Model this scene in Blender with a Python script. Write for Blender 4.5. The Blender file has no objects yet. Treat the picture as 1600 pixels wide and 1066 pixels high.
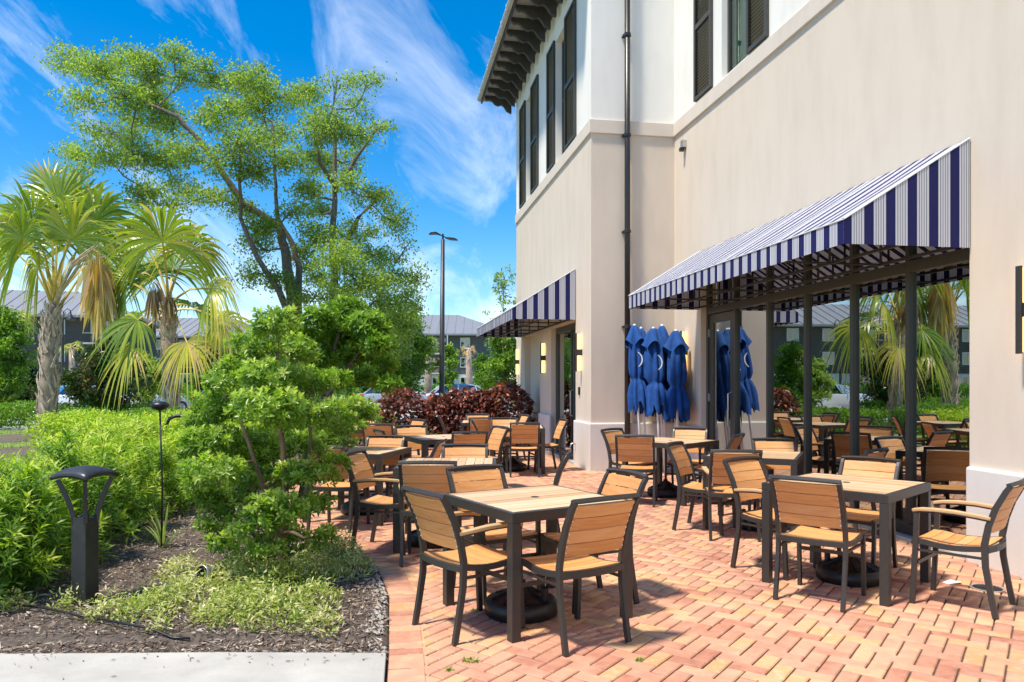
import bpy, math, random
import numpy as np
from mathutils import Vector, Matrix
random.seed(7); rng = np.random.default_rng(7)
R = math.radians; PI = math.pi
sc = bpy.context.scene
C = sc.collection
# ------------------------------------------------------------------ camera
F = 1180.0                                   # focal length in pixels of the 1600 px wide photograph
cam = bpy.data.cameras.new('camera'); camo = bpy.data.objects.new('camera', cam); C.objects.link(camo)
camo.location = (0, 0, 1.5); camo.rotation_euler = (R(90), 0, 0)
cam.sensor_width = 36; cam.lens = 36 * F / 1600; cam.shift_y = 64 / 1600
cam.clip_start = .05; cam.clip_end = 3000
sc.camera = camo
# ------------------------------------------------------------------ sun and sky
SUN_EL, SUN_AZ = R(66), math.atan2(-.62, -.42)      # azimuth from +Y towards +X of the place the sun stands
sun = bpy.data.lights.new('sun', 'SUN'); sun.energy = 2.3; sun.angle = R(5.0); sun.color = (1, .92, .78)
suno = bpy.data.objects.new('sun', sun); C.objects.link(suno)
sd = Vector((math.sin(SUN_AZ) * math.cos(SUN_EL), math.cos(SUN_AZ) * math.cos(SUN_EL), math.sin(SUN_EL)))
suno.rotation_euler = sd.to_track_quat('Z', 'Y').to_euler()
w = bpy.data.worlds.new('World'); sc.world = w; w.use_nodes = True
N = w.node_tree.nodes; Lk = w.node_tree.links; N.clear()
def wn(t, **k):
    n = N.new(t)
    for a, b in k.items(): setattr(n, a, b)
    return n
sky = wn('ShaderNodeTexSky', sky_type='NISHITA'); sky.sun_disc = False
sky.sun_elevation = SUN_EL; sky.sun_rotation = SUN_AZ; sky.air_density = 1.0; sky.dust_density = .3; sky.ozone_density = 3.0
tc = wn('ShaderNodeTexCoord'); sep = wn('ShaderNodeSeparateXYZ'); Lk.new(tc.outputs['Generated'], sep.inputs[0])
def wm(op, a, b=None, c=None):
    n = wn('ShaderNodeMath', operation=op)
    for i, v in enumerate((a, b, c)):
        if v is None: continue
        if isinstance(v, (int, float)): n.inputs[i].default_value = v
        else: Lk.new(v, n.inputs[i])
    return n.outputs[0]
zz = wm('MAXIMUM', sep.outputs[2], 0.0)
den = wm('ADD', zz, .22)
cx = wm('DIVIDE', sep.outputs[0], den); cy = wm('DIVIDE', sep.outputs[1], den)
cmb = wn('ShaderNodeCombineXYZ'); Lk.new(cx, cmb.inputs[0]); Lk.new(cy, cmb.inputs[1])
mp = wn('ShaderNodeMapping'); mp.inputs['Rotation'].default_value = (0, 0, R(-50)); mp.inputs['Scale'].default_value = (2.6, .7, 1); mp.inputs['Location'].default_value = (1.95, .78, 0)
Lk.new(cmb.outputs[0], mp.inputs[0])
n1 = wn('ShaderNodeTexNoise'); n1.inputs['Scale'].default_value = 1.25; n1.inputs['Detail'].default_value = 9; n1.inputs['Roughness'].default_value = .63; n1.inputs['Distortion'].default_value = .6
Lk.new(mp.outputs[0], n1.inputs['Vector'])
hz = wm('POWER', wm('SUBTRACT', 1.0, wm('MINIMUM', wm('MULTIPLY', zz, 2.3), 1.0)), 2.2)       # thicker cloud towards the horizon
fac = wm('ADD', n1.outputs[0], wm('MULTIPLY', hz, .21))
ramp = wn('ShaderNodeValToRGB'); ramp.color_ramp.elements[0].position = .51; ramp.color_ramp.elements[1].position = .86
ramp.color_ramp.elements[0].color = (0, 0, 0, 1); ramp.color_ramp.elements[1].color = (1, 1, 1, 1)
Lk.new(fac, ramp.inputs[0])
hs = wn('ShaderNodeHueSaturation'); hs.inputs['Saturation'].default_value = 1.5; hs.inputs['Value'].default_value = .50; Lk.new(sky.outputs[0], hs.inputs['Color'])
mx = wn('ShaderNodeMix', data_type='RGBA'); mx.inputs['B'].default_value = (4.1, 4.2, 4.35, 1)
Lk.new(wm('MULTIPLY', ramp.outputs[0], .66), mx.inputs['Factor']); Lk.new(hs.outputs[0], mx.inputs['A'])
bg = wn('ShaderNodeBackground'); bg.inputs[1].default_value = .15; Lk.new(mx.outputs['Result'], bg.inputs[0])
wo = wn('ShaderNodeOutputWorld'); Lk.new(bg.outputs[0], wo.inputs[0])
sc.view_settings.view_transform = 'Standard'; sc.view_settings.look = 'None'
sc.view_settings.exposure = 1.43; sc.view_settings.gamma = 1; sc.view_settings.use_curve_mapping = False
sc.render.engine = 'CYCLES'; sc.cycles.use_denoising = True
sc.cycles.max_bounces = 7; sc.cycles.transparent_max_bounces = 10

# ------------------------------------------------------------------ helpers
TH = math.atan2(.163, .9866)                 # the building stands turned by this angle; local x = b (away), local y = a (along)
ct, st = math.cos(TH), math.sin(TH)
def BW(b, a, z=0): return Vector((ct * b - st * a, st * b + ct * a, z))
def LB(x, y): return (ct * x + st * y, -st * x + ct * y)      # world to (b, a)
def WA(px, b):                               # a of the point of the wall plane b seen at column px
    d = (px - 800) / F; return b / (d * ct + st) * (ct - st * d)
def G(px, py, h=0):                          # point at height h seen at a pixel of the photograph
    Z = F * (1.5 - h) / (py - 597); return Vector(((px - 800) * Z / F, Z, h))
def at(px, py, Z): return Vector(((px - 800) * Z / F, Z, 1.5 - (py - 597) * Z / F))

def new_mat(name):
    m = bpy.data.materials.new(name); m.use_nodes = True
    return m, m.node_tree.nodes, m.node_tree.links, m.node_tree.nodes['Principled BSDF']
def noise(n, l, scale, detail=4, coord='Object', sx=(1, 1, 1), rough=.55):
    t = n.new('ShaderNodeTexCoord'); mpn = n.new('ShaderNodeMapping'); mpn.inputs['Scale'].default_value = sx
    l.new(t.outputs[coord], mpn.inputs[0])
    q = n.new('ShaderNodeTexNoise'); q.inputs['Scale'].default_value = scale; q.inputs['Detail'].default_value = detail; q.inputs['Roughness'].default_value = rough
    l.new(mpn.outputs[0], q.inputs['Vector']); return q.outputs[0]
def rampn(n, l, src, stops):
    r = n.new('ShaderNodeValToRGB'); e = r.color_ramp.elements
    while len(e) < len(stops): e.new(.5)
    for i, (p, c) in enumerate(stops): e[i].position = p; e[i].color = (*c, 1)
    l.new(src, r.inputs[0]); return r.outputs[0]
def bump(n, l, b, src, strength=.3, dist=.01):
    q = n.new('ShaderNodeBump'); q.inputs['Strength'].default_value = strength; q.inputs['Distance'].default_value = dist
    l.new(src, q.inputs['Height']); l.new(q.outputs[0], b.inputs['Normal'])
def mixc(n, l, f, a, bcol, mode='MIX'):
    q = n.new('ShaderNodeMix'); q.data_type = 'RGBA'; q.blend_type = mode
    for k, v in (('Factor', f), ('A', a), ('B', bcol)):
        if isinstance(v, (int, float)): q.inputs[k].default_value = v
        elif isinstance(v, tuple): q.inputs[k].default_value = (*v, 1)
        else: l.new(v, q.inputs[k])
    return q.outputs['Result']
def rough_mat(name, c, rough=.7, var=.12, scale=8, bs=.15, metal=0, bd=.005, sx=(1, 1, 1)):
    m, n, l, b = new_mat(name)
    q = noise(n, l, scale, 6, sx=sx)
    l.new(rampn(n, l, q, [(.3, tuple(x * (1 - var) for x in c)), (.7, tuple(min(1, x * (1 + var)) for x in c))]), b.inputs['Base Color'])
    b.inputs['Roughness'].default_value = rough; b.inputs['Metallic'].default_value = metal
    if bs: bump(n, l, b, noise(n, l, scale * 12, 4, sx=sx), bs, bd)
    return m
def emit_mat(name, c, s):
    m, n, l, b = new_mat(name); b.inputs['Base Color'].default_value = (*c, 1)
    b.inputs['Emission Color'].default_value = (*c, 1); b.inputs['Emission Strength'].default_value = s; return m

class MB:                                    # collects simple shapes into one mesh
    def __init__(s): s.v = []; s.f = []; s.t = []
    def add(s, vs, fs, tint=0.):
        o = len(s.v); s.v += [tuple(p) for p in vs]; s.f += [tuple(i + o for i in f) for f in fs]; s.t += [tint] * len(vs)
    def box(s, x0, y0, z0, x1, y1, z1, M=None, tint=0.):
        vs = [Vector(p) for p in ((x0,y0,z0),(x1,y0,z0),(x1,y1,z0),(x0,y1,z0),(x0,y0,z1),(x1,y0,z1),(x1,y1,z1),(x0,y1,z1))]
        if M: vs = [M @ p for p in vs]
        s.add(vs, [(3,2,1,0),(4,5,6,7),(0,1,5,4),(1,2,6,5),(2,3,7,6),(3,0,4,7)], tint); return s
    def sweep(s, pts, w, h, side=Vector((1, 0, 0)), tint=0.):     # rectangular bar along a path; w across `side`, h across the rest
        pts = [Vector(p) for p in pts]; n = len(pts); vs = []
        for i, p in enumerate(pts):
            t = (pts[min(i + 1, n - 1)] - pts[max(i - 1, 0)]).normalized()
            sd_ = (side - t * side.dot(t)).normalized(); up = t.cross(sd_)
            ww = w[i] if isinstance(w, (list, tuple)) else w; hh = h[i] if isinstance(h, (list, tuple)) else h
            vs += [p - sd_*ww/2 - up*hh/2, p + sd_*ww/2 - up*hh/2, p + sd_*ww/2 + up*hh/2, p - sd_*ww/2 + up*hh/2]
        fs = [(3,2,1,0)]
        for i in range(n - 1):
            for k in range(4): fs.append((i*4+k, i*4+(k+1)%4, (i+1)*4+(k+1)%4, (i+1)*4+k))
        b_ = (n-1)*4; fs.append((b_, b_+1, b_+2, b_+3)); s.add(vs, fs, tint); return s
    def tube(s, pts, r, k=8, cap=True, tint=0.):
        pts = [Vector(p) for p in pts]; n = len(pts); vs = []; fs = []; ref = Vector((.31, .23, .92)).normalized()
        for i, p in enumerate(pts):
            t = (pts[min(i + 1, n - 1)] - pts[max(i - 1, 0)])
            t = t.normalized() if t.length > 1e-9 else Vector((0, 0, 1))
            if abs(t.dot(ref)) > .97: rf = Vector((1, 0, 0))
            else: rf = ref
            a = (rf - t * rf.dot(t)).normalized(); b_ = t.cross(a); rr = r[i] if isinstance(r, (list, tuple)) else r
            for j in range(k):
                q = 2 * PI * j / k; vs.append(p + (a * math.cos(q) + b_ * math.sin(q)) * rr)
        for i in range(n - 1):
            for j in range(k): fs.append((i*k+j, i*k+(j+1)%k, (i+1)*k+(j+1)%k, (i+1)*k+j))
        if cap: fs.append(tuple(range(k))[::-1]); fs.append(tuple((n-1)*k + j for j in range(k)))
        s.add(vs, fs, tint); return s
    def lathe(s, prof, k=24, o=(0, 0, 0), tint=0., wave=None):
        vs = []; fs = []; n = len(prof)
        for i, (r, z) in enumerate(prof):
            for j in range(k):
                q = 2 * PI * j / k; rr = r * (wave(i, q) if wave else 1)
                vs.append((o[0] + rr * math.cos(q), o[1] + rr * math.sin(q), o[2] + z))
        for i in range(n - 1):
            for j in range(k): fs.append((i*k+j, i*k+(j+1)%k, (i+1)*k+(j+1)%k, (i+1)*k+j))
        s.add(vs, fs, tint); return s
    def poly(s, pts, h0, h1, M=None, tint=0.):                    # prism: polygon in xy
        n = len(pts); vs = [Vector((x, y, h0)) for x, y in pts] + [Vector((x, y, h1)) for x, y in pts]
        if M: vs = [M @ p for p in vs]
        s.add(vs, [tuple(range(n))[::-1], tuple(range(n, 2*n))] + [(i, (i+1)%n, n+(i+1)%n, n+i) for i in range(n)], tint); return s
    def mesh(s, name, mat, smooth=False):
        me = bpy.data.meshes.new(name); me.from_pydata(s.v, [], s.f)
        if any(s.t):
            at_ = me.attributes.new('tint', 'FLOAT', 'POINT'); at_.data.foreach_set('value', s.t)
        if mat: me.materials.append(mat)
        if smooth: me.polygons.foreach_set('use_smooth', [True] * len(me.polygons))
        me.update(); return me
    def build(s, name, mat, parent=None, smooth=False, bevel=0):
        o = bpy.data.objects.new(name, s.mesh(name, mat, smooth)); C.objects.link(o)
        if parent: o.parent = parent
        if bevel:
            m = o.modifiers.new('bevel', 'BEVEL'); m.width = bevel; m.segments = 2; m.limit_method = 'ANGLE'
        return o
def tag(o, label=None, cat=None, group=None, kind=None):
    for k, v in (('label', label), ('category', cat), ('group', group), ('kind', kind)):
        if v: o[k] = v
    return o
def thing(name, label, cat, loc=(0, 0, 0), rz=0, group=None):
    o = bpy.data.objects.new(name, None); C.objects.link(o); o.location = loc; o.rotation_euler = (0, 0, rz)
    return tag(o, label, cat, group)
def copy_tree(o, parent=None):
    c = o.copy(); C.objects.link(c); c.parent = parent
    for ch in list(kids.get(o.name, [])): copy_tree(ch, c)
    return c
kids = {}
def note_kids():
    kids.clear()
    for o in bpy.data.objects:
        if o.parent: kids.setdefault(o.parent.name, []).append(o)
def np_mesh(name, V, Fq, mat, tint=None, parent=None, smooth=False):   # all quads, numpy
    me = bpy.data.meshes.new(name); nv, nf = len(V), len(Fq)
    me.vertices.add(nv); me.vertices.foreach_set('co', V.astype(np.float32).ravel())
    me.loops.add(nf * 4); me.loops.foreach_set('vertex_index', Fq.astype(np.int32).ravel())
    me.polygons.add(nf); me.polygons.foreach_set('loop_start', np.arange(nf, dtype=np.int32) * 4)
    try: me.polygons.foreach_set('loop_total', np.full(nf, 4, dtype=np.int32))
    except Exception: pass
    if smooth: me.polygons.foreach_set('use_smooth', np.ones(nf, dtype=bool))
    me.update(calc_edges=True)
    if tint is not None:
        a_ = me.attributes.new('tint', 'FLOAT', 'POINT'); a_.data.foreach_set('value', tint.astype(np.float32))
    me.materials.append(mat)
    o = bpy.data.objects.new(name, me); C.objects.link(o)
    if parent: o.parent = parent
    return o
def nrm(a): return a / (np.linalg.norm(a, axis=-1, keepdims=True) + 1e-9)
def rdir(n): return nrm(rng.normal(size=(n, 3)))
def leaf_geo(P, D, L, W, fold=.18, droop=.15, ref=None, mid=.5):   # P,D (n,3); L,W (n,)
    n = len(P); D = nrm(D)
    rf = nrm(rng.normal(size=(n, 3)) * .6 + np.array([0, 0, 1.])) if ref is None else ref
    S = nrm(np.cross(D, rf)); U = np.cross(S, D); L = L[:, None]; W = W[:, None]
    b = P; m = P + D * L * mid; l_ = m + S * W / 2 + U * W * fold; r_ = m - S * W / 2 + U * W * fold; t = P + D * L - U * L * droop
    V = np.stack([b, r_, t, m, l_], 1).reshape(-1, 3)
    i = np.arange(n)[:, None] * 5
    Fq = np.concatenate([i + np.array([[0, 1, 2, 3]]), i + np.array([[0, 3, 2, 4]])], 0)
    return V, Fq
def leaves(name, P, D, L, W, mat, tint, parent=None, **k):
    V, Fq = leaf_geo(P, D, L, W, **k)
    return np_mesh(name, V, Fq, mat, np.repeat(tint, 5), parent)

# ------------------------------------------------------------------ materials
def leaf_mat(name, stops, rough=.45, trans=.35, spec=.4):
    m, n, l, b = new_mat(name)
    a_ = n.new('ShaderNodeAttribute'); a_.attribute_name = 'tint'
    col = rampn(n, l, a_.outputs['Fac'], stops)
    l.new(col, b.inputs['Base Color']); b.inputs['Roughness'].default_value = rough; b.inputs['Specular IOR Level'].default_value = spec
    tr = n.new('ShaderNodeBsdfTranslucent')
    l.new(mixc(n, l, 1., col, (1.25, 1.5, .55), 'MULTIPLY'), tr.inputs[0])
    ms = n.new('ShaderNodeMixShader'); ms.inputs[0].default_value = trans
    l.new(b.outputs[0], ms.inputs[1]); l.new(tr.outputs[0], ms.inputs[2]); l.new(ms.outputs[0], n['Material Output'].inputs[0])
    return m
M = {}
M['oak'] = leaf_mat('oak_leaf', [(0, (.11, .17, .035)), (.5, (.27, .36, .075)), (1, (.46, .53, .16))], trans=.5)
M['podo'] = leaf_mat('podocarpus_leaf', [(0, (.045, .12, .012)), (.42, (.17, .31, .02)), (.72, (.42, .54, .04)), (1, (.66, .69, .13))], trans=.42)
M['pitt'] = leaf_mat('pittosporum_leaf', [(0, (.04, .11, .015)), (.42, (.15, .27, .03)), (.78, (.33, .45, .06)), (1, (.52, .60, .16))], rough=.33, trans=.45, spec=.5)
M['lime'] = leaf_mat('lime_leaf', [(0, (.07, .17, .015)), (.6, (.21, .36, .03)), (1, (.42, .53, .07))])
M['dark'] = leaf_mat('dark_leaf', [(0, (.03, .09, .012)), (.6, (.11, .24, .03)), (1, (.23, .38, .05))])
M['magn'] = leaf_mat('magnolia_leaf', [(0, (.03, .08, .015)), (.5, (.07, .15, .025)), (.75, (.18, .15, .05)), (1, (.33, .22, .10))], rough=.3, trans=.15)
M['cover'] = leaf_mat('jasmine_leaf', [(0, (.10, .17, .025)), (.35, (.30, .38, .06)), (.65, (.56, .56, .20)), (1, (.78, .73, .47))])
M['copper'] = leaf_mat('copperleaf_leaf', [(0, (.05, .022, .02)), (.4, (.15, .05, .04)), (.7, (.34, .11, .08)), (.88, (.55, .13, .05)), (1, (.20, .20, .06))], rough=.35, trans=.2, spec=.5)
M['palm'] = leaf_mat('palm_leaf', [(0, (.08, .16, .02)), (.4, (.22, .32, .035)), (.65, (.42, .48, .05)), (.85, (.66, .55, .08)), (1, (.62, .44, .18))], rough=.35, trans=.3, spec=.5)
M['deadpalm'] = leaf_mat('dead_palm_leaf', [(0, (.24, .13, .07)), (.35, (.50, .34, .18)), (.6, (.68, .46, .10)), (1, (.76, .62, .36))], rough=.7, trans=.25)
M['strap'] = leaf_mat('strap_leaf', [(0, (.05, .13, .03)), (.6, (.15, .28, .05)), (1, (.42, .46, .15))])
M['grass'] = leaf_mat('grass_blade', [(0, (.10, .17, .02)), (1, (.30, .38, .05))])
M['moss'] = leaf_mat('spanish_moss', [(0, (.18, .18, .15)), (1, (.32, .32, .27))])
M['bark'] = rough_mat('oak_bark', (.20, .165, .135), .9, .4, 9, .8, bd=.03)
M['twig'] = rough_mat('brown_stem', (.13, .09, .06), .85, .3, 20, .4)
M['palmbark'] = rough_mat('palm_bark', (.42, .32, .24), .9, .35, 14, .9, bd=.02, sx=(1, 1, .35))
M['boot'] = rough_mat('palm_boot', (.58, .46, .36), .85, .3, 12, .6, sx=(1, 1, .3))
M['petiole'] = rough_mat('palm_petiole', (.52, .38, .07), .5, .3, 6, .1)
M['metal'] = rough_mat('charcoal_powder_coat', (.040, .036, .033), .42, .1, 40, .06)
M['bronze'] = rough_mat('bronze_window_frame', (.062, .058, .045), .38, .06, 20, .03)
M['black'] = rough_mat('black_plastic', (.012, .012, .013), .38, .2, 30, .15)
M['bollard'] = rough_mat('black_bollard_paint', (.030, .031, .033), .38, .2, 25, .06)
M['pipe'] = rough_mat('black_pipe_paint', (.020, .020, .021), .35, .15, 25, .03)
def stucco(name, c, bs=.35):
    m, n, l, b = new_mat(name)
    q1 = noise(n, l, .7, 6); q2 = noise(n, l, 3.5, 8, sx=(1, 1, .25))
    base = rampn(n, l, q1, [(.3, tuple(x * .94 for x in c)), (.7, c)])
    dirt = rampn(n, l, q2, [(.25, (.86, .85, .83)), (.55, (1, 1, 1))])
    l.new(mixc(n, l, .6, base, dirt, 'MULTIPLY'), b.inputs['Base Color']); b.inputs['Roughness'].default_value = .9
    bump(n, l, b, noise(n, l, 90, 5, rough=.7), bs, .004); return m
M['stucco'] = stucco('cream_stucco', (.73, .62, .505))
M['stucco_up'] = stucco('white_stucco', (.88, .845, .78))
M['stucco_base'] = stucco('plinth_stucco', (.76, .71, .65), .6)
M['band'] = stucco('band_stucco', (.72, .625, .53), .2)
M['concrete'] = rough_mat('broom_concrete', (.42, .405, .37), .9, .13, 3.5, .7, bd=.004)
M['road'] = stucco('pale_road', (.42, .41, .39), .5)
M['darkroof'] = rough_mat('dark_soffit', (.055, .054, .055), .6, .15, 5, .1)
M['gutter'] = rough_mat('grey_gutter', (.50, .48, .45), .4, .1, 5, .03)
M['shutter'] = rough_mat('dark_shutter_paint', (.058, .056, .050), .5, .1, 12, .05)
M['wframe'] = rough_mat('white_window_frame', (.75, .75, .72), .5, .05, 8, .02)
M['curtain'] = rough_mat('mint_curtain', (.35, .72, .55), .8, .15, 9, .1, sx=(1, 8, .05))
M['umb'] = rough_mat('royal_blue_canvas', (.003, .055, .235), .9, .3, 9, .3)
M['white'] = rough_mat('white_enamel', (.75, .75, .73), .4, .06, 20, .02)
M['alu'] = rough_mat('aluminium', (.55, .55, .55), .35, .1, 20, .05, .8)
M['glow'] = emit_mat('sconce_light', (1., .62, .22), .75)
M['bulb'] = emit_mat('bulb_light', (1., .75, .35), 14)
def wood(name, cols, sx, rnd=.5):
    m, n, l, b = new_mat(name)
    q = noise(n, l, 7, 8, sx=sx, rough=.65); oi = n.new('ShaderNodeObjectInfo')
    sh = n.new('ShaderNodeMath'); sh.operation = 'MULTIPLY_ADD'; sh.inputs[1].default_value = rnd; l.new(oi.outputs['Random'], sh.inputs[0]); l.new(q, sh.inputs[2])
    sb = n.new('ShaderNodeMath'); sb.operation = 'SUBTRACT'; sb.inputs[1].default_value = rnd / 2; l.new(sh.outputs[0], sb.inputs[0])
    l.new(rampn(n, l, sb.outputs[0], cols), b.inputs['Base Color']); b.inputs['Roughness'].default_value = .5
    bump(n, l, b, noise(n, l, 30, 6, sx=sx), .25, .002); return m
M['slat'] = wood('orange_teak_slat', [(.15, (.54, .225, .065)), (.5, (.71, .335, .115)), (.85, (.80, .44, .19))], (.6, 8, 8), .35)
M['toptable'] = wood('pale_teak_plank', [(.15, (.46, .27, .13)), (.5, (.64, .43, .25)), (.85, (.74, .56, .37))], (9, .8, 9), .5)
M['armwood'] = wood('armrest_teak', [(.15, (.42, .24, .10)), (.5, (.58, .36, .17)), (.85, (.66, .44, .24))], (8, .8, 8), .3)
BR = [(0, (.34, .14, .09)), (.2, (.47, .215, .14)), (.4, (.55, .285, .19)), (.58, (.59, .33, .215)), (.74, (.62, .40, .23)), (.86, (.63, .34, .15)), (1, (.66, .47, .33))]
def brick_mat(name, attr):
    m, n, l, b = new_mat(name)
    if attr: a_ = n.new('ShaderNodeAttribute'); a_.attribute_name = 'tint'; src = a_.outputs['Fac']
    else: a_ = n.new('ShaderNodeObjectInfo'); src = a_.outputs['Random']
    g = n.new('ShaderNodeNewGeometry'); q = n.new('ShaderNodeTexNoise'); q.inputs['Scale'].default_value = 9; q.inputs['Detail'].default_value = 7; q.inputs['Roughness'].default_value = .65; l.new(g.outputs['Position'], q.inputs['Vector'])
    q2 = n.new('ShaderNodeTexNoise'); q2.inputs['Scale'].default_value = .9; q2.inputs['Detail'].default_value = 5; l.new(g.outputs['Position'], q2.inputs['Vector'])
    s1 = n.new('ShaderNodeMath'); s1.operation = 'MULTIPLY_ADD'; s1.inputs[1].default_value = .66; l.new(src, s1.inputs[0])
    s2 = n.new('ShaderNodeMath'); s2.operation = 'MULTIPLY_ADD'; s2.inputs[1].default_value = .95; s2.inputs[2].default_value = -.28; l.new(q.outputs[0], s2.inputs[0]); l.new(s2.outputs[0], s1.inputs[2])
    col = rampn(n, l, s1.outputs[0], BR)
    fade = rampn(n, l, q2.outputs[0], [(.35, (.86, .80, .78)), (.6, (1.0, .97, .93))])
    col = mixc(n, l, 1., col, fade, 'MULTIPLY')
    q3 = n.new('ShaderNodeTexNoise'); q3.inputs['Scale'].default_value = 2.6; q3.inputs['Detail'].default_value = 8; q3.inputs['Roughness'].default_value = .7; l.new(g.outputs['Position'], q3.inputs['Vector'])
    pale = rampn(n, l, q3.outputs[0], [(.5, (0, 0, 0)), (.75, (.28, .28, .28))])
    col = mixc(n, l, pale, col, (.72, .55, .42))
    l.new(col, b.inputs['Base Color']); b.inputs['Roughness'].default_value = .85
    q4 = n.new('ShaderNodeTexNoise'); q4.inputs['Scale'].default_value = 130; q4.inputs['Detail'].default_value = 4; l.new(g.outputs['Position'], q4.inputs['Vector'])
    bump(n, l, b, q4.outputs[0], .35, .003); return m
M['brick_s'] = brick_mat('brick_tinted', True); M['brick_o'] = brick_mat('brick_single', False)
M['joint'] = rough_mat('joint_sand', (.10, .065, .045), .95, .3, 20, .4)
M['mulch'] = rough_mat('mulch_soil', (.19, .145, .115), .95, .45, 30, .9, bd=.02)
M['chip'] = leaf_mat('mulch_chip', [(0, (.08, .055, .04)), (.4, (.26, .195, .15)), (.75, (.48, .39, .315)), (1, (.70, .60, .50))], rough=.85, trans=0., spec=.2)
M['lawn'] = rough_mat('lawn_soil', (.20, .29, .05), .95, .25, 12, .6, bd=.02)
M['earth'] = rough_mat('far_ground', (.13, .17, .06), .95, .25, .5, .3)
M['rock'] = rough_mat('pale_gravel', (.40, .37, .33), .9, .3, 20, .5)
def glass_mat(name, tint=(.60, .66, .62), base=.10):
    m, n, l, b = new_mat(name); n.remove(b)
    gl = n.new('ShaderNodeBsdfGlossy'); gl.inputs['Roughness'].default_value = .004; gl.inputs[0].default_value = (.92, .96, .93, 1)
    tr = n.new('ShaderNodeBsdfTransparent'); tr.inputs[0].default_value = (*tint, 1)
    fr = n.new('ShaderNodeFresnel'); fr.inputs[0].default_value = 1.7
    ad = n.new('ShaderNodeMath'); ad.operation = 'MULTIPLY_ADD'; ad.inputs[1].default_value = .9; ad.inputs[2].default_value = base; ad.use_clamp = True; l.new(fr.outputs[0], ad.inputs[0])
    ms = n.new('ShaderNodeMixShader'); l.new(ad.outputs[0], ms.inputs[0]); l.new(tr.outputs[0], ms.inputs[1]); l.new(gl.outputs[0], ms.inputs[2])
    l.new(ms.outputs[0], n['Material Output'].inputs[0]); return m
M['glass'] = glass_mat('storefront_glass', (.5, .55, .52), .46)
M['darkglass'] = glass_mat('dark_window_glass', (.08, .10, .10), .14)
M['clearglass'] = glass_mat('clear_window_glass', (.8, .95, .88), .02)
def stripe_mat(name, axis):
    m, n, l, b = new_mat(name)
    t = n.new('ShaderNodeTexCoord'); s = n.new('ShaderNodeSeparateXYZ'); l.new(t.outputs['Object'], s.inputs[0])
    def mt(op, a_, b_=None):
        q = n.new('ShaderNodeMath'); q.operation = op
        for i, v in enumerate((a_, b_)):
            if v is None: continue
            if isinstance(v, (int, float)): q.inputs[i].default_value = v
            else: l.new(v, q.inputs[i])
        return q.outputs[0]
    fr = mt('FRACT', mt('MULTIPLY', s.outputs[axis], 1 / .198))
    navy = (.012, .014, .12); wht = (.74, .74, .78); lin = (.10, .11, .20)
    r = n.new('ShaderNodeValToRGB'); r.color_ramp.interpolation = 'CONSTANT'; e = r.color_ramp.elements
    st_ = [(0, navy), (.44, wht), (.535, lin), (.56, wht), (.645, lin), (.67, wht), (.70, wht), (.76, lin), (.785, wht), (.875, lin), (.9, wht)]
    while len(e) < len(st_): e.new(.5)
    for i, (p, c) in enumerate(st_): e[i].position = p; e[i].color = (*c, 1)
    l.new(fr, r.inputs[0]); l.new(r.outputs[0], b.inputs['Base Color']); b.inputs['Roughness'].default_value = .8
    bump(n, l, b, noise(n, l, 300, 2), .1, .001)
    trn = n.new('ShaderNodeBsdfTranslucent'); l.new(r.outputs[0], trn.inputs[0]); ms = n.new('ShaderNodeMixShader'); ms.inputs[0].default_value = .30
    l.new(b.outputs[0], ms.inputs[1]); l.new(trn.outputs[0], ms.inputs[2]); l.new(ms.outputs[0], n['Material Output'].inputs[0]); return m
M['stripe_y'] = stripe_mat('navy_white_stripe_along', 1); M['stripe_x'] = stripe_mat('navy_white_stripe_across', 0)

# ------------------------------------------------------------------ ground, road, walk, lawn
g = MB(); g.add([(-900, -60, -.12), (900, -60, -.12), (900, 1500, -.12), (-900, 1500, -.12)], [(0, 1, 2, 3)]); tag(g.build('ground', M['earth']), kind='structure')
g = MB(); g.box(-120, 23.5, -.2, 60, 47, -.04); tag(g.build('road', M['road']), kind='structure')
g = MB(); g.box(-120, 47, -.2, 60, 47.25, .1); g.box(-120, 23.2, -.2, 2.2, 23.45, .08); tag(g.build('kerb', M['concrete']), kind='structure')
g = MB(); g.box(-40, 13.5, -.25, -5.5, 23.1, .02); tag(g.build('lawn', M['lawn']), kind='structure')
g = MB(); g.box(-9.9, 20.4, -.2, -6.5, 21.5, .05); tag(g.build('footpath', M['concrete']), kind='structure')
EDGE = [(-.40, 1.2), (-.56, 3.3), (-.68, 4.155), (-.865, 5.3), (-1.06, 6.0), (-1.34, 6.55), (-1.80, 7.05), (-2.32, 7.5), (-2.78, 8.1), (-3.05, 9.3), (-3.25, 12), (-3.25, 15), (-3.1, 18.3)]   # outer line of the paving, left side
def resample(pts, step):
    out = [Vector((*pts[0], 0))]; acc = 0
    for i in range(len(pts) - 1):
        a_ = Vector((*pts[i], 0)); b_ = Vector((*pts[i + 1], 0)); L_ = (b_ - a_).length; d = step - acc
        while d <= L_: out.append(a_ + (b_ - a_) * (d / L_)); d += step
        acc = L_ - (d - step)
    return out
def edge_x(y, off=0.):
    for i in range(len(EDGE) - 1):
        if EDGE[i][1] <= y <= EDGE[i + 1][1]:
            t = (y - EDGE[i][1]) / (EDGE[i + 1][1] - EDGE[i][1]); return EDGE[i][0] + t * (EDGE[i + 1][0] - EDGE[i][0]) + off
    return (EDGE[0][0] if y < EDGE[0][1] else EDGE[-1][0]) + off
# concrete walk in front of the bed
wk = [(-14, .2), (-.40 - .012, .2)] + [(x - .012, y) for x, y in EDGE[:3] if y > .3] + [(-1.6, 4.165), (-3.2, 4.13), (-6, 4.05), (-14, 3.8)]
tag(MB().poly(wk, -.2, .012).build('front_walk', M['concrete'], bevel=.006), kind='structure')
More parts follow.
